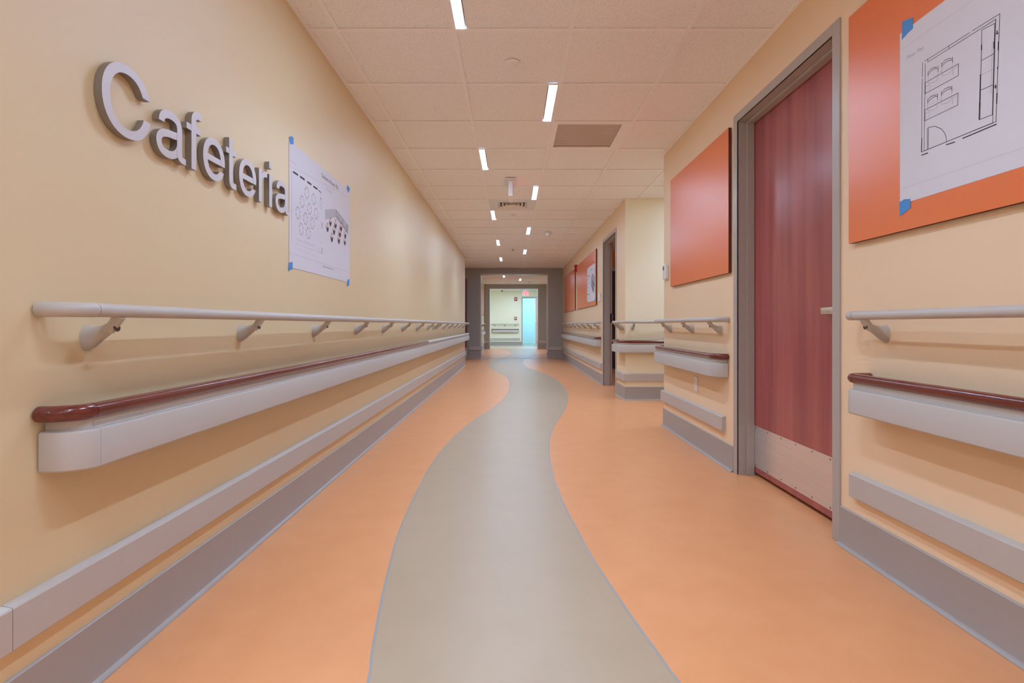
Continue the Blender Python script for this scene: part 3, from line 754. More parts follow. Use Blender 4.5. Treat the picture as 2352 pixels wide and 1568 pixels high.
# ------------------------------------------------------------------ posters
def seg_poly(mb, to3, pts, wd, d):
    for (a, b) in zip(pts, pts[1:]):
        a, b = Vector(a), Vector(b)
        t = (b - a)
        if t.length < 1e-6: continue
        t.normalize(); n = Vector((-t.y, t.x)) * wd / 2; e = t * wd * 0.3
        mb.poly([to3(*(q), d) for q in (a - n - e, b - n + e, b + n + e, a + n - e)])
def quadp(mb, to3, pts, d): mb.poly([to3(u, v, d) for u, v in pts])
RIGHT_PLAN = {'thin': [[(0.0092, 0.5364), (0.2825, 0.533)], [(0.0053, 0.0522), (0.4368, 0.0493)]], 'line': [[(0.0996, 0.4444), (0.0982, 0.3985)], [(0.0982, 0.3919), (0.0954, 0.1524)], [(0.1106, 0.4361), (0.1058, 0.1516)], [(0.1092, 0.4439), (0.2759, 0.4437)], [(0.2842, 0.4439), (0.3699, 0.4428)], [(0.1194, 0.4349), (0.3585, 0.4343)], [(0.1208, 0.4462), (0.1208, 0.4375)], [(0.2024, 0.445), (0.2024, 0.4362)], [(0.3699, 0.4428), (0.3585, 0.1491)], [(0.3576, 0.4349), (0.3485, 0.1498)], [(0.3551, 0.4247), (0.3475, 0.1712)], [(0.3571, 0.3942), (0.366, 0.3915)], [(0.351, 0.2484), (0.362, 0.2443)], [(0.0954, 0.1513), (0.3595, 0.1487)], [(0.1058, 0.1516), (0.351, 0.1483)], [(0.1106, 0.3724), (0.2371, 0.3713), (0.2365, 0.3358), (0.1106, 0.3369), (0.1106, 0.3724)], [(0.1092, 0.2841), (0.2353, 0.2833), (0.2341, 0.2475), (0.1092, 0.2487), (0.1092, 0.2841)], [(0.1221, 0.4032), (0.1221, 0.3903)], [(0.1616, 0.4024), (0.1616, 0.3839)], [(0.1235, 0.4015), (0.1342, 0.407), (0.1474, 0.4048), (0.1571, 0.401)], [(0.1235, 0.3939), (0.1362, 0.3996), (0.1493, 0.3995), (0.1597, 0.3955)], [(0.1756, 0.4043), (0.1756, 0.3907)], [(0.2157, 0.4025), (0.2157, 0.3856)], [(0.1769, 0.4), (0.1876, 0.4066), (0.2011, 0.4049), (0.2133, 0.3996)], [(0.1769, 0.3943), (0.1901, 0.3991), (0.2036, 0.3985), (0.2145, 0.3939)], [(0.1208, 0.3145), (0.1208, 0.301)], [(0.1597, 0.315), (0.1597, 0.297)], [(0.1221, 0.3112), (0.1322, 0.3176), (0.146, 0.3158), (0.1571, 0.3119)], [(0.1221, 0.3047), (0.1348, 0.31), (0.148, 0.3107), (0.1584, 0.3071)], [(0.1744, 0.3158), (0.1744, 0.3017)], [(0.2139, 0.3144), (0.2139, 0.297)], [(0.1756, 0.31), (0.1863, 0.3177), (0.1999, 0.3167), (0.2121, 0.3121)], [(0.1756, 0.3048), (0.1888, 0.3104), (0.2024, 0.3104), (0.2133, 0.3065)], [(0.3149, 0.4288), (0.3551, 0.4247)], [(0.3149, 0.4288), (0.3086, 0.175)], [(0.3086, 0.174), (0.3475, 0.1722)], [(0.3149, 0.3416), (0.3525, 0.3411)], [(0.3123, 0.2575), (0.3485, 0.2552)], [(0.1194, 0.2213), (0.1194, 0.1525)], [(0.1241, 0.2212), (0.1228, 0.1524)], [(0.1241, 0.2217), (0.1506, 0.2153), (0.175, 0.1971), (0.1876, 0.1788), (0.1925, 0.1635), (0.1938, 0.1506)]], 'grey': [[(0.1228, 0.3894), (0.1228, 0.365), (0.1441, 0.3578), (0.161, 0.3605), (0.1616, 0.3839)], [(0.1763, 0.3899), (0.1763, 0.3637), (0.1981, 0.3584), (0.2139, 0.3625), (0.2151, 0.3844)], [(0.1208, 0.2999), (0.1208, 0.2766), (0.1441, 0.2697), (0.1584, 0.2732), (0.159, 0.2963)], [(0.1744, 0.3006), (0.1744, 0.2749), (0.1962, 0.2698), (0.2121, 0.2742), (0.2133, 0.2962)], [(0.3139, 0.3), (0.3536, 0.2995)], [(0.3475, 0.3752), (0.3435, 0.234)], [(0.1699, 0.3788), (0.1763, 0.3778)], [(0.1674, 0.2916), (0.1737, 0.2909)], [(0.2163, 0.3649), (0.2359, 0.3638)], [(0.2175, 0.3464), (0.2175, 0.3658)], [(0.2145, 0.2763), (0.2335, 0.276)], [(0.2151, 0.2596), (0.2151, 0.277)], [(0.1119, 0.3592), (0.1295, 0.3576), (0.1295, 0.3404)], [(0.1106, 0.2716), (0.1275, 0.2711), (0.1268, 0.2541)]], 'thick': [[(0.0954, 0.1408), (0.1208, 0.1401)], [(0.1931, 0.1415), (0.2235, 0.1391)], [(0.2516, 0.1401), (0.3595, 0.1408)], [(0.0968, 0.1959), (0.0954, 0.1524)], [(0.3139, 0.3863), (0.3139, 0.3719)], [(0.3107, 0.3025), (0.3107, 0.2938)], [(0.3091, 0.2205), (0.3086, 0.2101)], [(0.3107, 0.2938), (0.3064, 0.1749)], [(0.366, 0.3674), (0.3655, 0.3445)], [(0.362, 0.3997), (0.362, 0.3904)], [(0.3615, 0.2259), (0.3605, 0.1985)], [(0.3525, 0.3747), (0.3525, 0.3561)], [(0.364, 0.299), (0.3635, 0.2936)], [(0.3571, 0.2512), (0.3571, 0.2419)]]}
TABLES = [(0.2113, 0.4077), (0.1524, 0.3491), (0.3047, 0.3978), (0.1012, 0.2802), (0.2475, 0.3335), (0.3404, 0.328), (0.1954, 0.2708), (0.2867, 0.2653), (0.1408, 0.2075), (0.2331, 0.2031)] # radius (0.1815, 0.4001) (0.2417, 0.4155) (0.2113, 0.4369) (0.2113, 0.3789)
RTAB = [(0.5598, 0.3316), (0.6488, 0.3356), (0.7485, 0.338), (0.5125, 0.2901), (0.621, 0.2934), (0.727, 0.2974), (0.8305, 0.3044), (0.584, 0.244), (0.7084, 0.2541), (0.8205, 0.259)]
WALLG = [[(0.4746, 0.3816), (0.6526, 0.4235), (0.6526, 0.3733), (0.4746, 0.324)], [(0.6526, 0.4235), (0.8929, 0.3693), (0.8855, 0.3047), (0.8636, 0.3195), (0.6526, 0.3733)]]
WINS = [[(0.6654, 0.4088), (0.7044, 0.4018), (0.7044, 0.3797), (0.6654, 0.3869)], [(0.7177, 0.398), (0.7676, 0.3882), (0.7676, 0.3634), (0.7177, 0.3735)], [(0.7897, 0.3859), (0.8491, 0.3748), (0.8491, 0.3447), (0.7897, 0.3564)]]
LEFT_LINES = {'thick': [[(0.0462, 0.471), (0.1012, 0.4716)], [(0.0462, 0.4661), (0.1012, 0.4665)], [(0.1275, 0.4716), (0.1834, 0.4717)], [(0.1275, 0.4665), (0.1834, 0.4665)], [(0.2188, 0.4712), (0.2719, 0.4699)], [(0.2188, 0.4659), (0.2719, 0.4653)], [(0.3017, 0.4687), (0.3581, 0.4688)], [(0.3017, 0.464), (0.3581, 0.4641)], [(0.3739, 0.4662), (0.4114, 0.4599)], [(0.406, 0.4325), (0.4136, 0.4222)], [(0.4278, 0.2963), (0.4278, 0.2659)], [(0.4278, 0.1527), (0.4278, 0.1223)]], 'line': [[(0.0273, 0.463), (0.0257, 0.1193)], [(0.0273, 0.463), (0.0462, 0.4703)], [(0.4114, 0.4599), (0.406, 0.4204)], [(0.3898, 0.4125), (0.4278, 0.4136), (0.4223, 0.3719), (0.3952, 0.3778), (0.4168, 0.3948), (0.3898, 0.3985)], [(0.3686, 0.1578), (0.3686, 0.1261), (0.4223, 0.1236)], [(0.406, 0.1755), (0.4278, 0.1931)]], 'grey': [[(0.0798, 0.1499), (0.325, 0.1519), (0.3189, 0.1229), (0.0755, 0.1254), (0.0798, 0.1499)], [(0.0926, 0.1442), (0.3088, 0.1448)], [(0.1954, 0.1555), (0.2057, 0.1553)], [(-0.0065, 0.4857), (0.9152, 0.5579)], [(0.0014, 0.0689), (0.9152, 0.0666)]]}
def poster(label, to3, wd, ht, loc, tapes):
    t = thing('poster', label, 'poster', loc, 'taped floor plan posters')
    obj('sheet', MB().prism([(0, 0), (wd, 0), (wd, ht), (0, ht)], to3, 0.0, 0.0006), M_PAPER, t, smooth=False)
    for p in tapes:
        obj('tape_strip', MB().prism(p, to3, 0.0007, 0.0011), M_TAPE, t, smooth=False)
    return t
# big floor plan on the near orange panel
r3 = right3(1.805, 1.329, XR - 0.0212)
tr = poster('big white floor plan poster taped to the nearest orange panel', r3, 0.914, 0.594, (XR - 0.0212, 1.35, 1.329),
    [[(.009, .632), (.059, .617), (.059, .58), (.035, .577), (.009, .568)], [(-.003, .008), (.02, .014), (.048, .0085), (.048, -.023), (.03, -.028), (.0, -.041)],
     [(.86, .62), (.905, .625), (.905, .58), (.865, .575)], [(.865, .01), (.91, .015), (.908, -.03), (.87, -.025)]])
p1, p2, p3 = MB(), MB(), MB()
for s in RIGHT_PLAN['line']: seg_poly(p1, r3, s, 0.0017, 0.0009)
for s in RIGHT_PLAN['thick']: seg_poly(p1, r3, s, 0.0034, 0.0009)
for s in RIGHT_PLAN['grey']: seg_poly(p2, r3, s, 0.0011, 0.0009)
for s in RIGHT_PLAN['thin']: seg_poly(p3, r3, s, 0.0012, 0.0009)
p2.merge(text_mesh('Floor Plan', 0.0185, r3, 0.034, 0.487, 0.070, 0.0009))
p3b = MB()
seg_poly(p3, r3, [(0.62, .57), (0.9, .57)], 0.0012, 0.0009)
obj('plan_drawing', p1, M_INK, tr, keep=True)
obj('plan_fine_lines', p2, M_INKG, tr, keep=True)
obj('sheet_rule', p3, M_INKL, tr, keep=True)
# cafeteria plan beside the lettering
l3 = left3(2.479, 1.187, XL + 0.001)
tl = poster('white cafeteria floor plan poster taped beside the last letter', l3, 0.922, 0.607, (XL, 2.94, 1.187),
    [[(0, .6225), (.031, .637), (.05, .6347), (.05, .603), (.01, .592)], [(-.003, .0204), (.0375, .029), (.04, -.005), (.01, -.0124), (-.0095, -.023)],
     [(.874, .628), (.928, .6197), (.90, .583), (.863, .594)], [(.874, .0152), (.913, .0235), (.913, -.016), (.867, -.0284)]])
p1, p2, p3, p4, p5, p6 = MB(), MB(), MB(), MB(), MB(), MB()
for s in LEFT_LINES['thick']: seg_poly(p1, l3, s, 0.0048, 0.0009)
for s in LEFT_LINES['line']: seg_poly(p2, l3, s, 0.0020, 0.0009)
for s in LEFT_LINES['grey']: seg_poly(p3, l3, s, 0.0016, 0.0009)
for (u, v) in TABLES:
    for k in range(8):
        a = 2 * math.pi * (k + 0.5) / 8
        cu, cv = u + 0.0225 * math.cos(a), v + 0.0265 * math.sin(a)
        r = Vector((math.cos(a), math.sin(a))); q = Vector((-r.y, r.x))
        c = Vector((cu, cv))
        pts = [c + q * 0.0048 + r * -0.003, c + q * 0.0048 + r * 0.004, c - q * 0.0048 + r * 0.004, c - q * 0.0048 + r * -0.003]
        seg_poly(p1, l3, pts, 0.0018, 0.0009)
for k in range(9): quadp(p3, l3, [(0.12 + k * 0.027, .098 - k*0.0005), (0.126 + k * 0.027, .098 - k*0.0005), (0.126 + k * 0.027, .104 - k*0.0005), (0.12 + k * 0.027, .104 - k*0.0005)], 0.0009)
p1.merge(text_mesh('Cafeteria Room 255', 0.032, l3, 0.420, 0.551, 0.278, 0.0009))
p3.merge(text_mesh('3D Rendering', 0.019, l3, 0.487, 0.499, 0.10, 0.0009))
p3.merge(text_mesh('Floor Plan', 0.019, l3, 0.010, 0.507, 0.075, 0.0009))
for k in range(13): quadp(p2, l3, [(0.441 + k * 0.0135, .050), (0.452 + k * 0.0135, .050), (0.452 + k * 0.0135, .0565), (0.441 + k * 0.0135, .0565)], 0.0009)
quadp(p4, l3, WALLG[0], 0.0008)
quadp(p5, l3, WALLG[1][:2] + WALLG[1][2:], 0.0008)
for q in WINS: quadp(p4, l3, q, 0.0010)
for i, (u, v) in enumerate(RTAB):
    s = 0.018 + 0.001 * (i % 3)
    quadp(p6, l3, [(u - s * 1.25, v + 0.008), (u - s * 0.9, v - s * 0.9), (u - 0.3 * s, v - s * 1.7), (u + 0.5 * s, v - s * 1.6), (u + s * 1.05, v - s * 0.8), (u + s * 1.3, v + 0.004), (u + s * 0.7, v), (u - s * 0.8, v)], 0.00085)
    for du in (-0.5, 0.25): quadp(p6, l3, [(u + du * s, v + s * 0.6), (u + (du + 0.4) * s, v + s * 0.6), (u + (du + 0.4) * s, v + s * 1.2), (u + du * s, v + s * 1.2)], 0.00085)
    quadp(tan_ := MB(), l3, [(u - s * 0.8, v - s * 0.25), (u + s * 0.85, v - s * 0.3), (u + s * 0.8, v + s * 0.75), (u - s * 0.7, v + s * 0.8)], 0.00095)
    if i == 0: p7 = tan_
    else: p7.merge(tan_.bm)
for n, p, m in (('plan_drawing', p1, M_INK), ('plan_thin_walls', p2, M_INKG), ('plan_fine_lines', p3, M_INKL), ('rendered_wall', p4, M_INKL), ('rendered_side_wall', p5, M_INKG), ('rendered_chairs', p6, M_NAVY), ('rendered_tables', p7, M_TAN)):
    obj(n, p, m, tl, keep=True)
# small far poster
f3 = right3(9.37, 1.315, XR - 0.0212)
tf = poster('small white floor plan poster taped to the long far orange panel', f3, 0.90, 0.61, (XR - 0.0212, 8.9, 1.315),
    [[(0, .60), (.04, .615), (.04, .575), (.0, .57)], [(0, .02), (.045, .03), (.04, -.02), (0, -.015)], [(.86, .60), (.90, .60), (.90, .63), (.86, .63)], [(.86, .02), (.91, .03), (.91, -.02), (.86, -.02)]])
p1, p2 = MB(), MB()
for s in ([(.06, .47), (.30, .46)], [(.07, .47), (.07, .14)], [(.07, .14), (.33, .13)], [(.36, .45), (.36, .18)], [(.12, .40), (.16, .40)], [(.22, .33), (.26, .33)], [(.12, .26), (.2, .26)]): seg_poly(p1, f3, s, 0.010, 0.0009)
quadp(p2, f3, [(.48, .40), (.62, .47), (.86, .40), (.88, .22), (.70, .12), (.52, .24)], 0.0009)
p1.merge(text_mesh('Floor Plan', 0.03, f3, 0.40, 0.54, 0.20, 0.0009))
for q in ((.58, .33), (.70, .30), (.66, .22), (.78, .26), (.74, .17), (.56, .27)): quadp(p1, f3, [(q[0] - .03, q[1] - .03), (q[0] + .03, q[1] - .03), (q[0] + .025, q[1] + .025), (q[0] - .025, q[1] + .025)], 0.0011)
obj('plan_drawing', p1, M_INK, tf, keep=True)
obj('rendered_view', p2, M_INKG, tf, keep=True)

# ------------------------------------------------------------------ lettering on the left wall
EM = 0.2655
def arc_ring(cx, cy, rx, ry, rix, riy, a0, a1, n, cut=None, e=2.15):
    """ring piece between angles (degrees), ends cut at given heights when cut=(y_start, y_end)"""
    def pt(r1, r2, a):
        c, s = math.cos(a), math.sin(a)
        return (cx + r1 * math.copysign(abs(c) ** (2 / e), c), cy + r2 * math.copysign(abs(s) ** (2 / e), s))
    def ang(ry_, y, side):
        s = max(-1, min(1, (y - cy) / ry_))
        return math.asin(math.copysign(abs(s) ** (e / 2), s))
    def rng(r1, r2):
        b0, b1 = math.radians(a0), math.radians(a1)
        if cut:
            if cut[0] is not None: b0 = ang(r2, cut[0], 1)
            if cut[1] is not None: b1 = ang(r2, cut[1], 1) + 2 * math.pi
        return [pt(r1, r2, b0 + (b1 - b0) * k / n) for k in range(n + 1)]
    return rng(rx, ry), rng(rix, riy)
def stroke(pts, wds, vert_ends=(None, None)):
    P = [Vector(p) for p in pts]
    L, R = [], []
    for i, p in enumerate(P):
        t = (P[min(i + 1, len(P) - 1)] - P[max(i - 1, 0)]).normalized()
        n = Vector((-t.y, t.x)); wdt = wds[0] + (wds[1] - wds[0]) * i / (len(P) - 1)
        L.append(tuple(p + n * wdt / 2)); R.append(tuple(p - n * wdt / 2))
    return L, R
def bez(p0, p1, p2, p3, n=10):
    o = []
    for k in range(n + 1):
        t = k / n; s = 1 - t
        o.append(tuple(s**3 * Vector(p0) + 3 * s * s * t * Vector(p1) + 3 * s * t * t * Vector(p2) + t**3 * Vector(p3)))
    return o
def band(mb, A, B, to3, d0, d1):
    """solid ribbon between the two outlines A and B (same length)"""
    n = len(A)
    mb.rings([[to3(*A[i], d0), to3(*A[i], d1), to3(*B[i], d1), to3(*B[i], d0)] for i in range(n)])
def letter_C(mb, f, d0, d1):
    A, B = arc_ring(340, 359, 340, 371, 238, 280, 0, 360, 40, (496, 264)); band(mb, A, B, f, d0, d1)
def letter_e(mb, f, d0, d1):
    A, B = arc_ring(250, 262, 250, 276, 152, 190, 0, 360, 40, (222, 138)); band(mb, A, B, f, d0, d1)
    band(mb, [(60, 300), (430, 300)], [(60, 222), (430, 222)], f, d0, d1 - 0.0005)
def letter_a(mb, f, d0, d1):
    top = [(90, 372)] + bez((92, 385), (98, 460), (165, 492), (248, 492), 10)[0:] + bez((248, 492), (350, 492), (406, 455), (406, 375), 10)[1:] + [(406, 300), (406, 130)] + bez((406, 110), (406, 50), (425, 30), (523, 34), 8)
    A, B = stroke(top, (92, 92)); 
    k = len(top)
    wdt = [92 if i < k - 9 else 92 - 22 * (i - (k - 9)) / 8 for i in range(k)]
    P = [Vector(p) for p in top]; A, B = [], []
    for i, p in enumerate(P):
        t = (P[min(i + 1, k - 1)] - P[max(i - 1, 0)]).normalized(); n = Vector((-t.y, t.x))
        A.append(tuple(p + n * wdt[i] / 2)); B.append(tuple(p - n * wdt[i] / 2))
    A[0] = (44, 374); B[0] = (138, 374)
    band(mb, A, B, f, d0, d1)
    bowl = bez((420, 318), (390, 280), (300, 285), (225, 274), 8) + bez((225, 274), (140, 258), (48, 240), (48, 148), 8)[1:] + bez((48, 148), (48, 75), (110, 32), (195, 32), 8)[1:] + bez((195, 32), (310, 32), (406, 95), (406, 215), 8)[1:]
    A, B = stroke(bowl, (84, 88)); band(mb, A, B, f, d0, d1 - 0.0005)
def letter_f(mb, f, d0, d1):
    s = [(142, 0), (142, 570)] + bez((142, 590), (142, 670), (180, 694), (250, 694), 8) + [(296, 690)]
    A, B = stroke(s, (97, 88)); band(mb, A, B, f, d0, d1)
    band(mb, [(0, 538), (294, 538)], [(0, 462), (294, 462)], f, d0, d1 - 0.0005)
def letter_t(mb, f, d0, d1):
    s = [(120, 690), (120, 130)] + bez((120, 110), (120, 45), (150, 34), (215, 34), 8) + [(262, 38)]
    A, B = stroke(s, (97, 82)); band(mb, A, B, f, d0, d1)
    band(mb, [(0, 538), (260, 538)], [(0, 462), (260, 462)], f, d0, d1 - 0.0005)
def letter_r(mb, f, d0, d1):
    band(mb, [(0, 0), (0, 524)], [(98, 0), (98, 524)], f, d0, d1)
    A, B = stroke(bez((52, 270), (60, 410), (150, 485), (274, 484), 10), (86, 90)); band(mb, A, B, f, d0, d1 - 0.0005)
def letter_i(mb, f, d0, d1):
    band(mb, [(0, 0), (0, 524)], [(100, 0), (100, 524)], f, d0, d1)
    band(mb, [(0, 622), (0, 726)], [(100, 622), (100, 726)], f, d0, d1)
LET = [(letter_C, 1.3223, 'big silver capital C at the start of the wall lettering'),
       (letter_a, 1.524, 'silver letter a standing right after the capital C'),
       (letter_f, 1.667, 'silver letter f of the wall lettering'),
       (letter_e, 1.7556, 'silver letter e between the f and the t'),
       (letter_t, 1.898, 'silver letter t of the wall lettering'),
       (letter_e, 1.987, 'silver letter e between the t and the r'),
       (letter_r, 2.142, 'silver letter r of the wall lettering'),
       (letter_i, 2.233, 'silver dotted letter i of the wall lettering'),
       (letter_a, 2.292, 'last silver letter a, touching the taped poster edge')]
for fn, y0, lab in LET:
    mb = MB()
    f = (lambda u, v, d, y0=y0: (XL + d, y0 + u * EM / 1000, 1.4215 + v * EM / 1000))
    fn(mb, f, 0.003, 0.022)
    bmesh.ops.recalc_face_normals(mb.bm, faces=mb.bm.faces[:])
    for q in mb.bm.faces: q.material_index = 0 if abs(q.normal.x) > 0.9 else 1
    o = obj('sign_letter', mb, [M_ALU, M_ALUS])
    tag(o, lab, 'letter', 'letters of the cafeteria sign')

# ------------------------------------------------------------------ ceiling devices
def diffuser(x, y, label):
    t = thing('air_diffuser', label, 'air vent', (x, y, ZC))
    h = PITCH / 2 - 0.012; q = 0.185
    p = MB()
    for a in ((-h, -h, h, -q), (-h, q, h, h), (-h, -q, -q, q), (q, -q, h, q)): p.box(x + a[0], y + a[1], ZC - 0.002, x + a[2], y + a[3], ZC + 0.004)
    obj('face_plate', p, M_VENT, t, smooth=False)
    obj('throat', MB().box(x - q, y - q, ZC + 0.030, x + q, y + q, ZC + 0.036), M_VDARK, t, smooth=False)
    for k in range(4):
        o_, i_ = q - 0.004 - k * 0.045, q - 0.028 - k * 0.045
        R1 = [(x - o_, y - o_), (x + o_, y - o_), (x + o_, y + o_), (x - o_, y + o_)]
        R2 = [(x - i_, y - i_), (x + i_, y - i_), (x + i_, y + i_), (x - i_, y + i_)]
        m = MB()
        m.rings([[(a, b, ZC - 0.004) for a, b in R1], [(a, b, ZC + 0.022) for a, b in R2], [(a, b, ZC + 0.024) for a, b in R2], [(a, b, ZC - 0.002) for a, b in R1], [(a, b, ZC - 0.004) for a, b in R1]], cap=False)
        obj('louver_ring', m, M_GRILLE, t, smooth=False)
    return t
diffuser(0.0, G0 + PITCH * 6.5, 'square louvered air diffuser in the ceiling just beyond the hanging exit sign')
diffuser(0.0, G0 + PITCH * 21.5, 'small far louvered air diffuser between the two dark portals')
# return grille
t = thing('return_grille', 'square tan return air grille in the ceiling past the second light', 'air vent', (0.6096, G0 + PITCH * 2.5, ZC))
gx0, gx1, gy0, gy1 = 0.3048 + 0.012, 0.9144 - 0.012, G0 + PITCH * 2 + 0.012, G0 + PITCH * 3 - 0.012
ix0, ix1, iy0, iy1 = gx0 + 0.034, gx1 - 0.060, gy0 + 0.035, gy1 - 0.035
m = MB()
for a in ((gx0, gy0, gx1, iy0), (gx0, iy1, gx1, gy1), (gx0, iy0, ix0, iy1), (ix1, iy0, gx1, iy1)): m.box(a[0], a[1], ZC - 0.001, a[2], a[3], ZC + 0.008)
obj('grille_frame', m, M_TEE, t, smooth=False)
obj('grille_back', MB().box(ix0, iy0, ZC + 0.013, ix1, iy1, ZC + 0.016), M_GRILLE, t, smooth=False)
sl = None
for k in range(30):
    y = iy0 + (k + 0.5) * (iy1 - iy0) / 30
    if sl is None:
        sl = obj('slat', MB().rings([[(x, y - 0.0065, ZC + 0.002), (x, y + 0.0065, ZC + 0.006), (x, y + 0.0065, ZC + 0.0075), (x, y - 0.0065, ZC + 0.0035)] for x in (ix0, ix1)]), M_GRILLE, t, smooth=False)
        y00 = y; l0 = sl.location.copy()
    else:
        c = sl.copy(); COL.objects.link(c); c.location = l0 + Vector((0, y - y00, 0))
# sprinkler covers
def disc(x, y, label, r=0.041):
    o = obj('sprinkler_cover', MB().lathe([(r, 0.0), (r, -0.003), (r * 0.93, -0.0045), (0.002, -0.005)], (x, y, ZC + 0.0005)), M_TEE)
    tag(o, label, 'sprinkler cover', 'flat sprinkler covers')
disc(0.0, 3.03, 'flat round sprinkler cover nearest the camera, centred in its tile')
disc(0.0, 7.27, 'flat round sprinkler cover just beyond the louvered air diffuser')
disc(-0.01, 11.6, 'flat round sprinkler cover before the first dark portal')
disc(-0.01, 18.2, 'flat round sprinkler cover before the second dark portal')
# exit sign hanging edge on
t = thing('exit_sign', 'white exit sign hung edge on from the ceiling before the air diffuser', 'exit sign', (-0.02, 5.56, ZC))
obj('canopy', MB().box(-0.078, 5.40, ZC - 0.020, 0.038, 5.72, ZC, 0.003, 1), M_WHITE, t)
obj('sign_body', MB().box(-0.042, 5.42, ZC - 0.185, 0.003, 5.72, ZC - 0.020, 0.003, 1), M_WHITE, t)
obj('test_light', MB().lathe([(0.006, 0.0), (0.006, -0.002), (0.001, -0.003)], (-0.024, 5.475, ZC - 0.185), 12), M_LED, t)
def block_letters(mb, to3, u0, v0, h, wd, gap, d):
    s = h * 0.15
    for ch in 'EXIT':
        if ch == 'E':
            for q in ((0, 0, s, h), (s, 0, wd, s), (s, h / 2 - s / 2, wd * 0.9, h / 2 + s / 2), (s, h - s, wd, h)): quadp(mb, to3, [(u0 + q[0], v0 + q[1]), (u0 + q[2], v0 + q[1]), (u0 + q[2], v0 + q[3]), (u0 + q[0], v0 + q[3])], d)
        elif ch == 'X':
            quadp(mb, to3, [(u0, v0), (u0 + s * 1.2, v0), (u0 + wd, v0 + h), (u0 + wd - s * 1.2, v0 + h)], d)
            quadp(mb, to3, [(u0 + wd - s * 1.2, v0), (u0 + wd, v0), (u0 + s * 1.2, v0 + h), (u0, v0 + h)], d * 1.05)
        elif ch == 'I':
            quadp(mb, to3, [(u0, v0), (u0 + s, v0), (u0 + s, v0 + h), (u0, v0 + h)], d); u0 -= wd - s
        else:
            quadp(mb, to3, [(u0 + wd / 2 - s / 2, v0), (u0 + wd / 2 + s / 2, v0), (u0 + wd / 2 + s / 2, v0 + h), (u0 + wd / 2 - s / 2, v0 + h)], d)
            quadp(mb, to3, [(u0, v0 + h - s), (u0 + wd, v0 + h - s), (u0 + wd, v0 + h), (u0, v0 + h)], d * 1.05)
        u0 += wd + gap
m = MB(); block_letters(m, lambda u, v, d: (0.003 + d, 5.44 + u, ZC - 0.165 + v), 0.01, 0.0, 0.115, 0.058, 0.014, 0.0012)
obj('lettering', m, M_EXR, t, keep=True)
# exit sign above the far door
t = thing('exit_sign', 'white exit sign with red letters above the far cyan doorway', 'exit sign', (0.55, 22.0, ZC))
obj('stem', MB().box(0.51, 21.98, ZC - 0.10, 0.60, 22.02, ZC, 0.003, 1), M_WHITE, t)
obj('sign_body', MB().box(0.415, 21.975, ZC - 0.285, 0.695, 22.025, ZC - 0.095, 0.004, 1), M_WHITE, t)
m = MB(); block_letters(m, lambda u, v, d: (0.415 + u, 21.975 - d, ZC - 0.265 + v), 0.034, 0.0, 0.145, 0.052, 0.017, 0.0012)
obj('lettering', m, M_EXR, t, keep=True)
# sensors and detectors
def dome(name, x, y, label, r1, r2, m2=M_WHITE, cat='ceiling sensor', h=0.05):
    t = thing(name, label, cat, (x, y, ZC))
    obj('base_plate', MB().lathe([(r1, 0), (r1, -0.012), (r1 * 0.92, -0.016), (0.002, -0.016)], (x, y, ZC)), M_WHITE, t)
    obj('dome', MB().lathe([(r2, -0.016), (r2 * 0.97, -0.016 - h * 0.5), (r2 * 0.7, -0.016 - h * 0.85), (0.002, -0.016 - h)], (x, y, ZC)), m2, t)
dome('occupancy_sensor', 0.597, 8.62, 'white domed occupancy sensor on the ceiling in front of the far doorway', 0.062, 0.042)
dome('smoke_detector', 0.62, 18.4, 'white smoke detector on the ceiling before the second dark portal', 0.07, 0.05)
dome('camera_dome', -0.46, 22.9, 'tiny dark camera dome on the ceiling above the end wall', 0.05, 0.042, M_DARKP, 'security camera')
t = thing('fire_sprinkler', 'small reddish sprinkler head on the ceiling far before the portal', 'sprinkler', (0.01, 10.45, ZC))
obj('escutcheon', MB().lathe([(0.034, 0), (0.032, -0.006), (0.012, -0.010)], (0.01, 10.45, ZC)), M_WHITE, t)
obj('head', MB().lathe([(0.008, -0.008), (0.008, -0.03), (0.020, -0.032), (0.020, -0.035), (0.002, -0.036)], (0.01, 10.45, ZC), 12), M_RED, t)

# ------------------------------------------------------------------ wall devices
def strobe_right():
    t = thing('fire_alarm_strobe', 'red fire alarm strobe between the two far orange panels', 'fire alarm', (XR, 11.03, 2.035))
    obj('housing', MB().box(XR - 0.055, 10.965, 2.035, XR, 11.095, 2.185, 0.006, 2), M_RED, t)
    obj('strobe_lens', MB().box(XR - 0.085, 10.995, 2.085, XR - 0.054, 11.065, 2.130, 0.006, 2), M_LENS, t)
strobe_right()
t = thing('fire_alarm_strobe', 'small red fire alarm strobe on the pale end wall', 'fire alarm', (0.15, Y_E, 2.0))
obj('housing', MB().box(0.09, Y_E - 0.045, 1.995, 0.215, Y_E, 2.155, 0.006, 2), M_RED, t)
obj('strobe_lens', MB().box(0.125, Y_E - 0.070, 2.035, 0.18, Y_E - 0.044, 2.085, 0.006, 2), M_LENS, t)
t = thing('fire_pull_station', 'small red fire pull station on the end wall above the handrail', 'fire alarm', (0.145, Y_E, 1.14))
obj('housing', MB().box(0.09, Y_E - 0.045, 1.145, 0.20, Y_E, 1.275, 0.005, 2), M_RED, t)
obj('pull_bar', MB().box(0.105, Y_E - 0.058, 1.20, 0.185, Y_E - 0.044, 1.235, 0.003, 1).box(0.135, Y_E - 0.058, 1.16, 0.155, Y_E - 0.044, 1.22, 0.003, 1), M_WHITE, t)
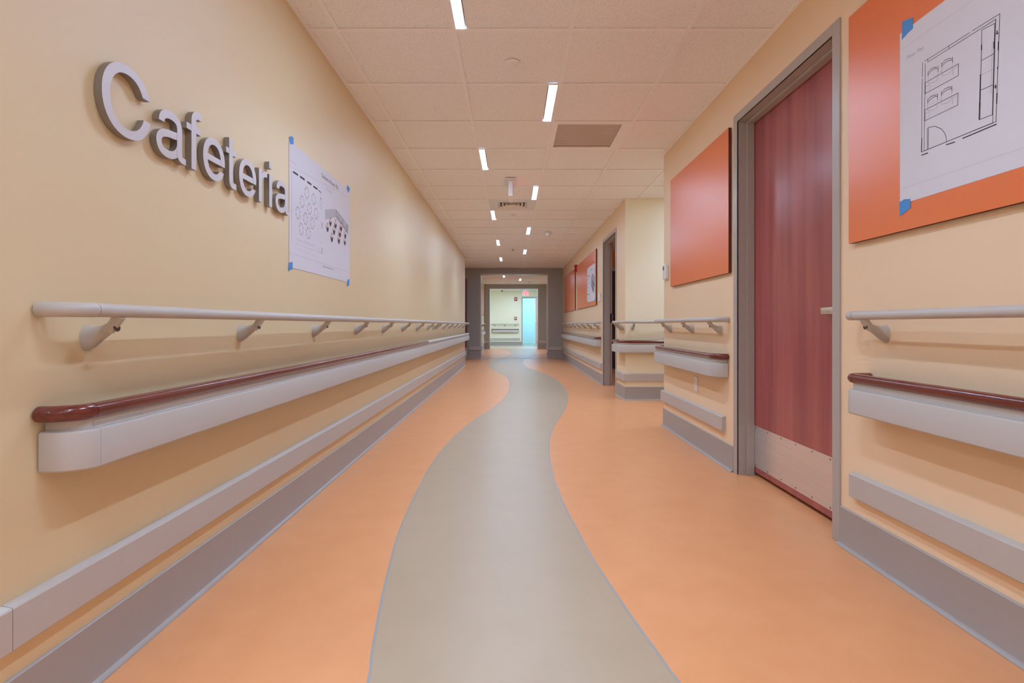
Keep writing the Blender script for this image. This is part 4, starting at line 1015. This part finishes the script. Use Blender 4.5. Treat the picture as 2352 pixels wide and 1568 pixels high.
t = thing('thermostat', 'white thermostat beside the bare orange panel at the passage corner', 'thermostat', (XR, 4.60, 1.32))
obj('case', MB().box(XR - 0.026, 4.55, 1.315, XR, 4.645, 1.443, 0.005, 2), M_WHITE, t)
obj('display', MB().box(XR - 0.0268, 4.60, 1.395, XR - 0.0255, 4.635, 1.43), M_SCREEN, t, smooth=False)
obj('button', MB().box(XR - 0.028, 4.575, 1.335, XR - 0.0255, 4.60, 1.345, 0.001, 1), M_TEE, t)
t = thing('thermostat', 'small white control plate beside the far doorway frame', 'thermostat', (XR, 8.10, 1.28))
obj('case', MB().box(XR - 0.022, 8.03, 1.282, XR, 8.17, 1.41, 0.004, 2), M_WHITE, t)
obj('display', MB().box(XR - 0.0228, 8.08, 1.345, XR - 0.0215, 8.13, 1.375), M_TEE, t, smooth=False)
def outlet(y, z0, z1, wd, label):
    t = thing('power_outlet', label, 'power outlet', (XR, y, z0))
    obj('cover_plate', MB().box(XR - 0.006, y - wd / 2, z0, XR, y + wd / 2, z1, 0.002, 1), M_WHITE, t)
    zc = (z0 + z1) / 2
    for dz in (-0.021, 0.021):
        s = obj('socket', MB().box(XR - 0.0075, y - 0.014, zc + dz - 0.015, XR - 0.0055, y + 0.014, zc + dz + 0.015, 0.001, 1), M_TEE, t)
        obj('slot', MB().box(XR - 0.0080, y - 0.007, zc + dz - 0.004, XR - 0.0074, y - 0.005, zc + dz + 0.006).box(XR - 0.0080, y + 0.005, zc + dz - 0.004, XR - 0.0074, y + 0.007, zc + dz + 0.006), M_DARKP, s, smooth=False)
outlet(3.865, 0.410, 0.528, 0.075, 'white power outlet under the short crash rail by the wooden door')
outlet(12.75, 0.42, 0.535, 0.075, 'white power outlet under the far crash rail near the portal')

for o in bpy.data.objects:
    if o.name.split('.')[0] in ('plan_drawing', 'plan_thin_walls', 'plan_fine_lines', 'sheet_rule', 'rendered_chairs', 'rendered_tables', 'rendered_wall', 'rendered_side_wall', 'rendered_view', 'lettering'):
        o['kind'] = 'stuff'
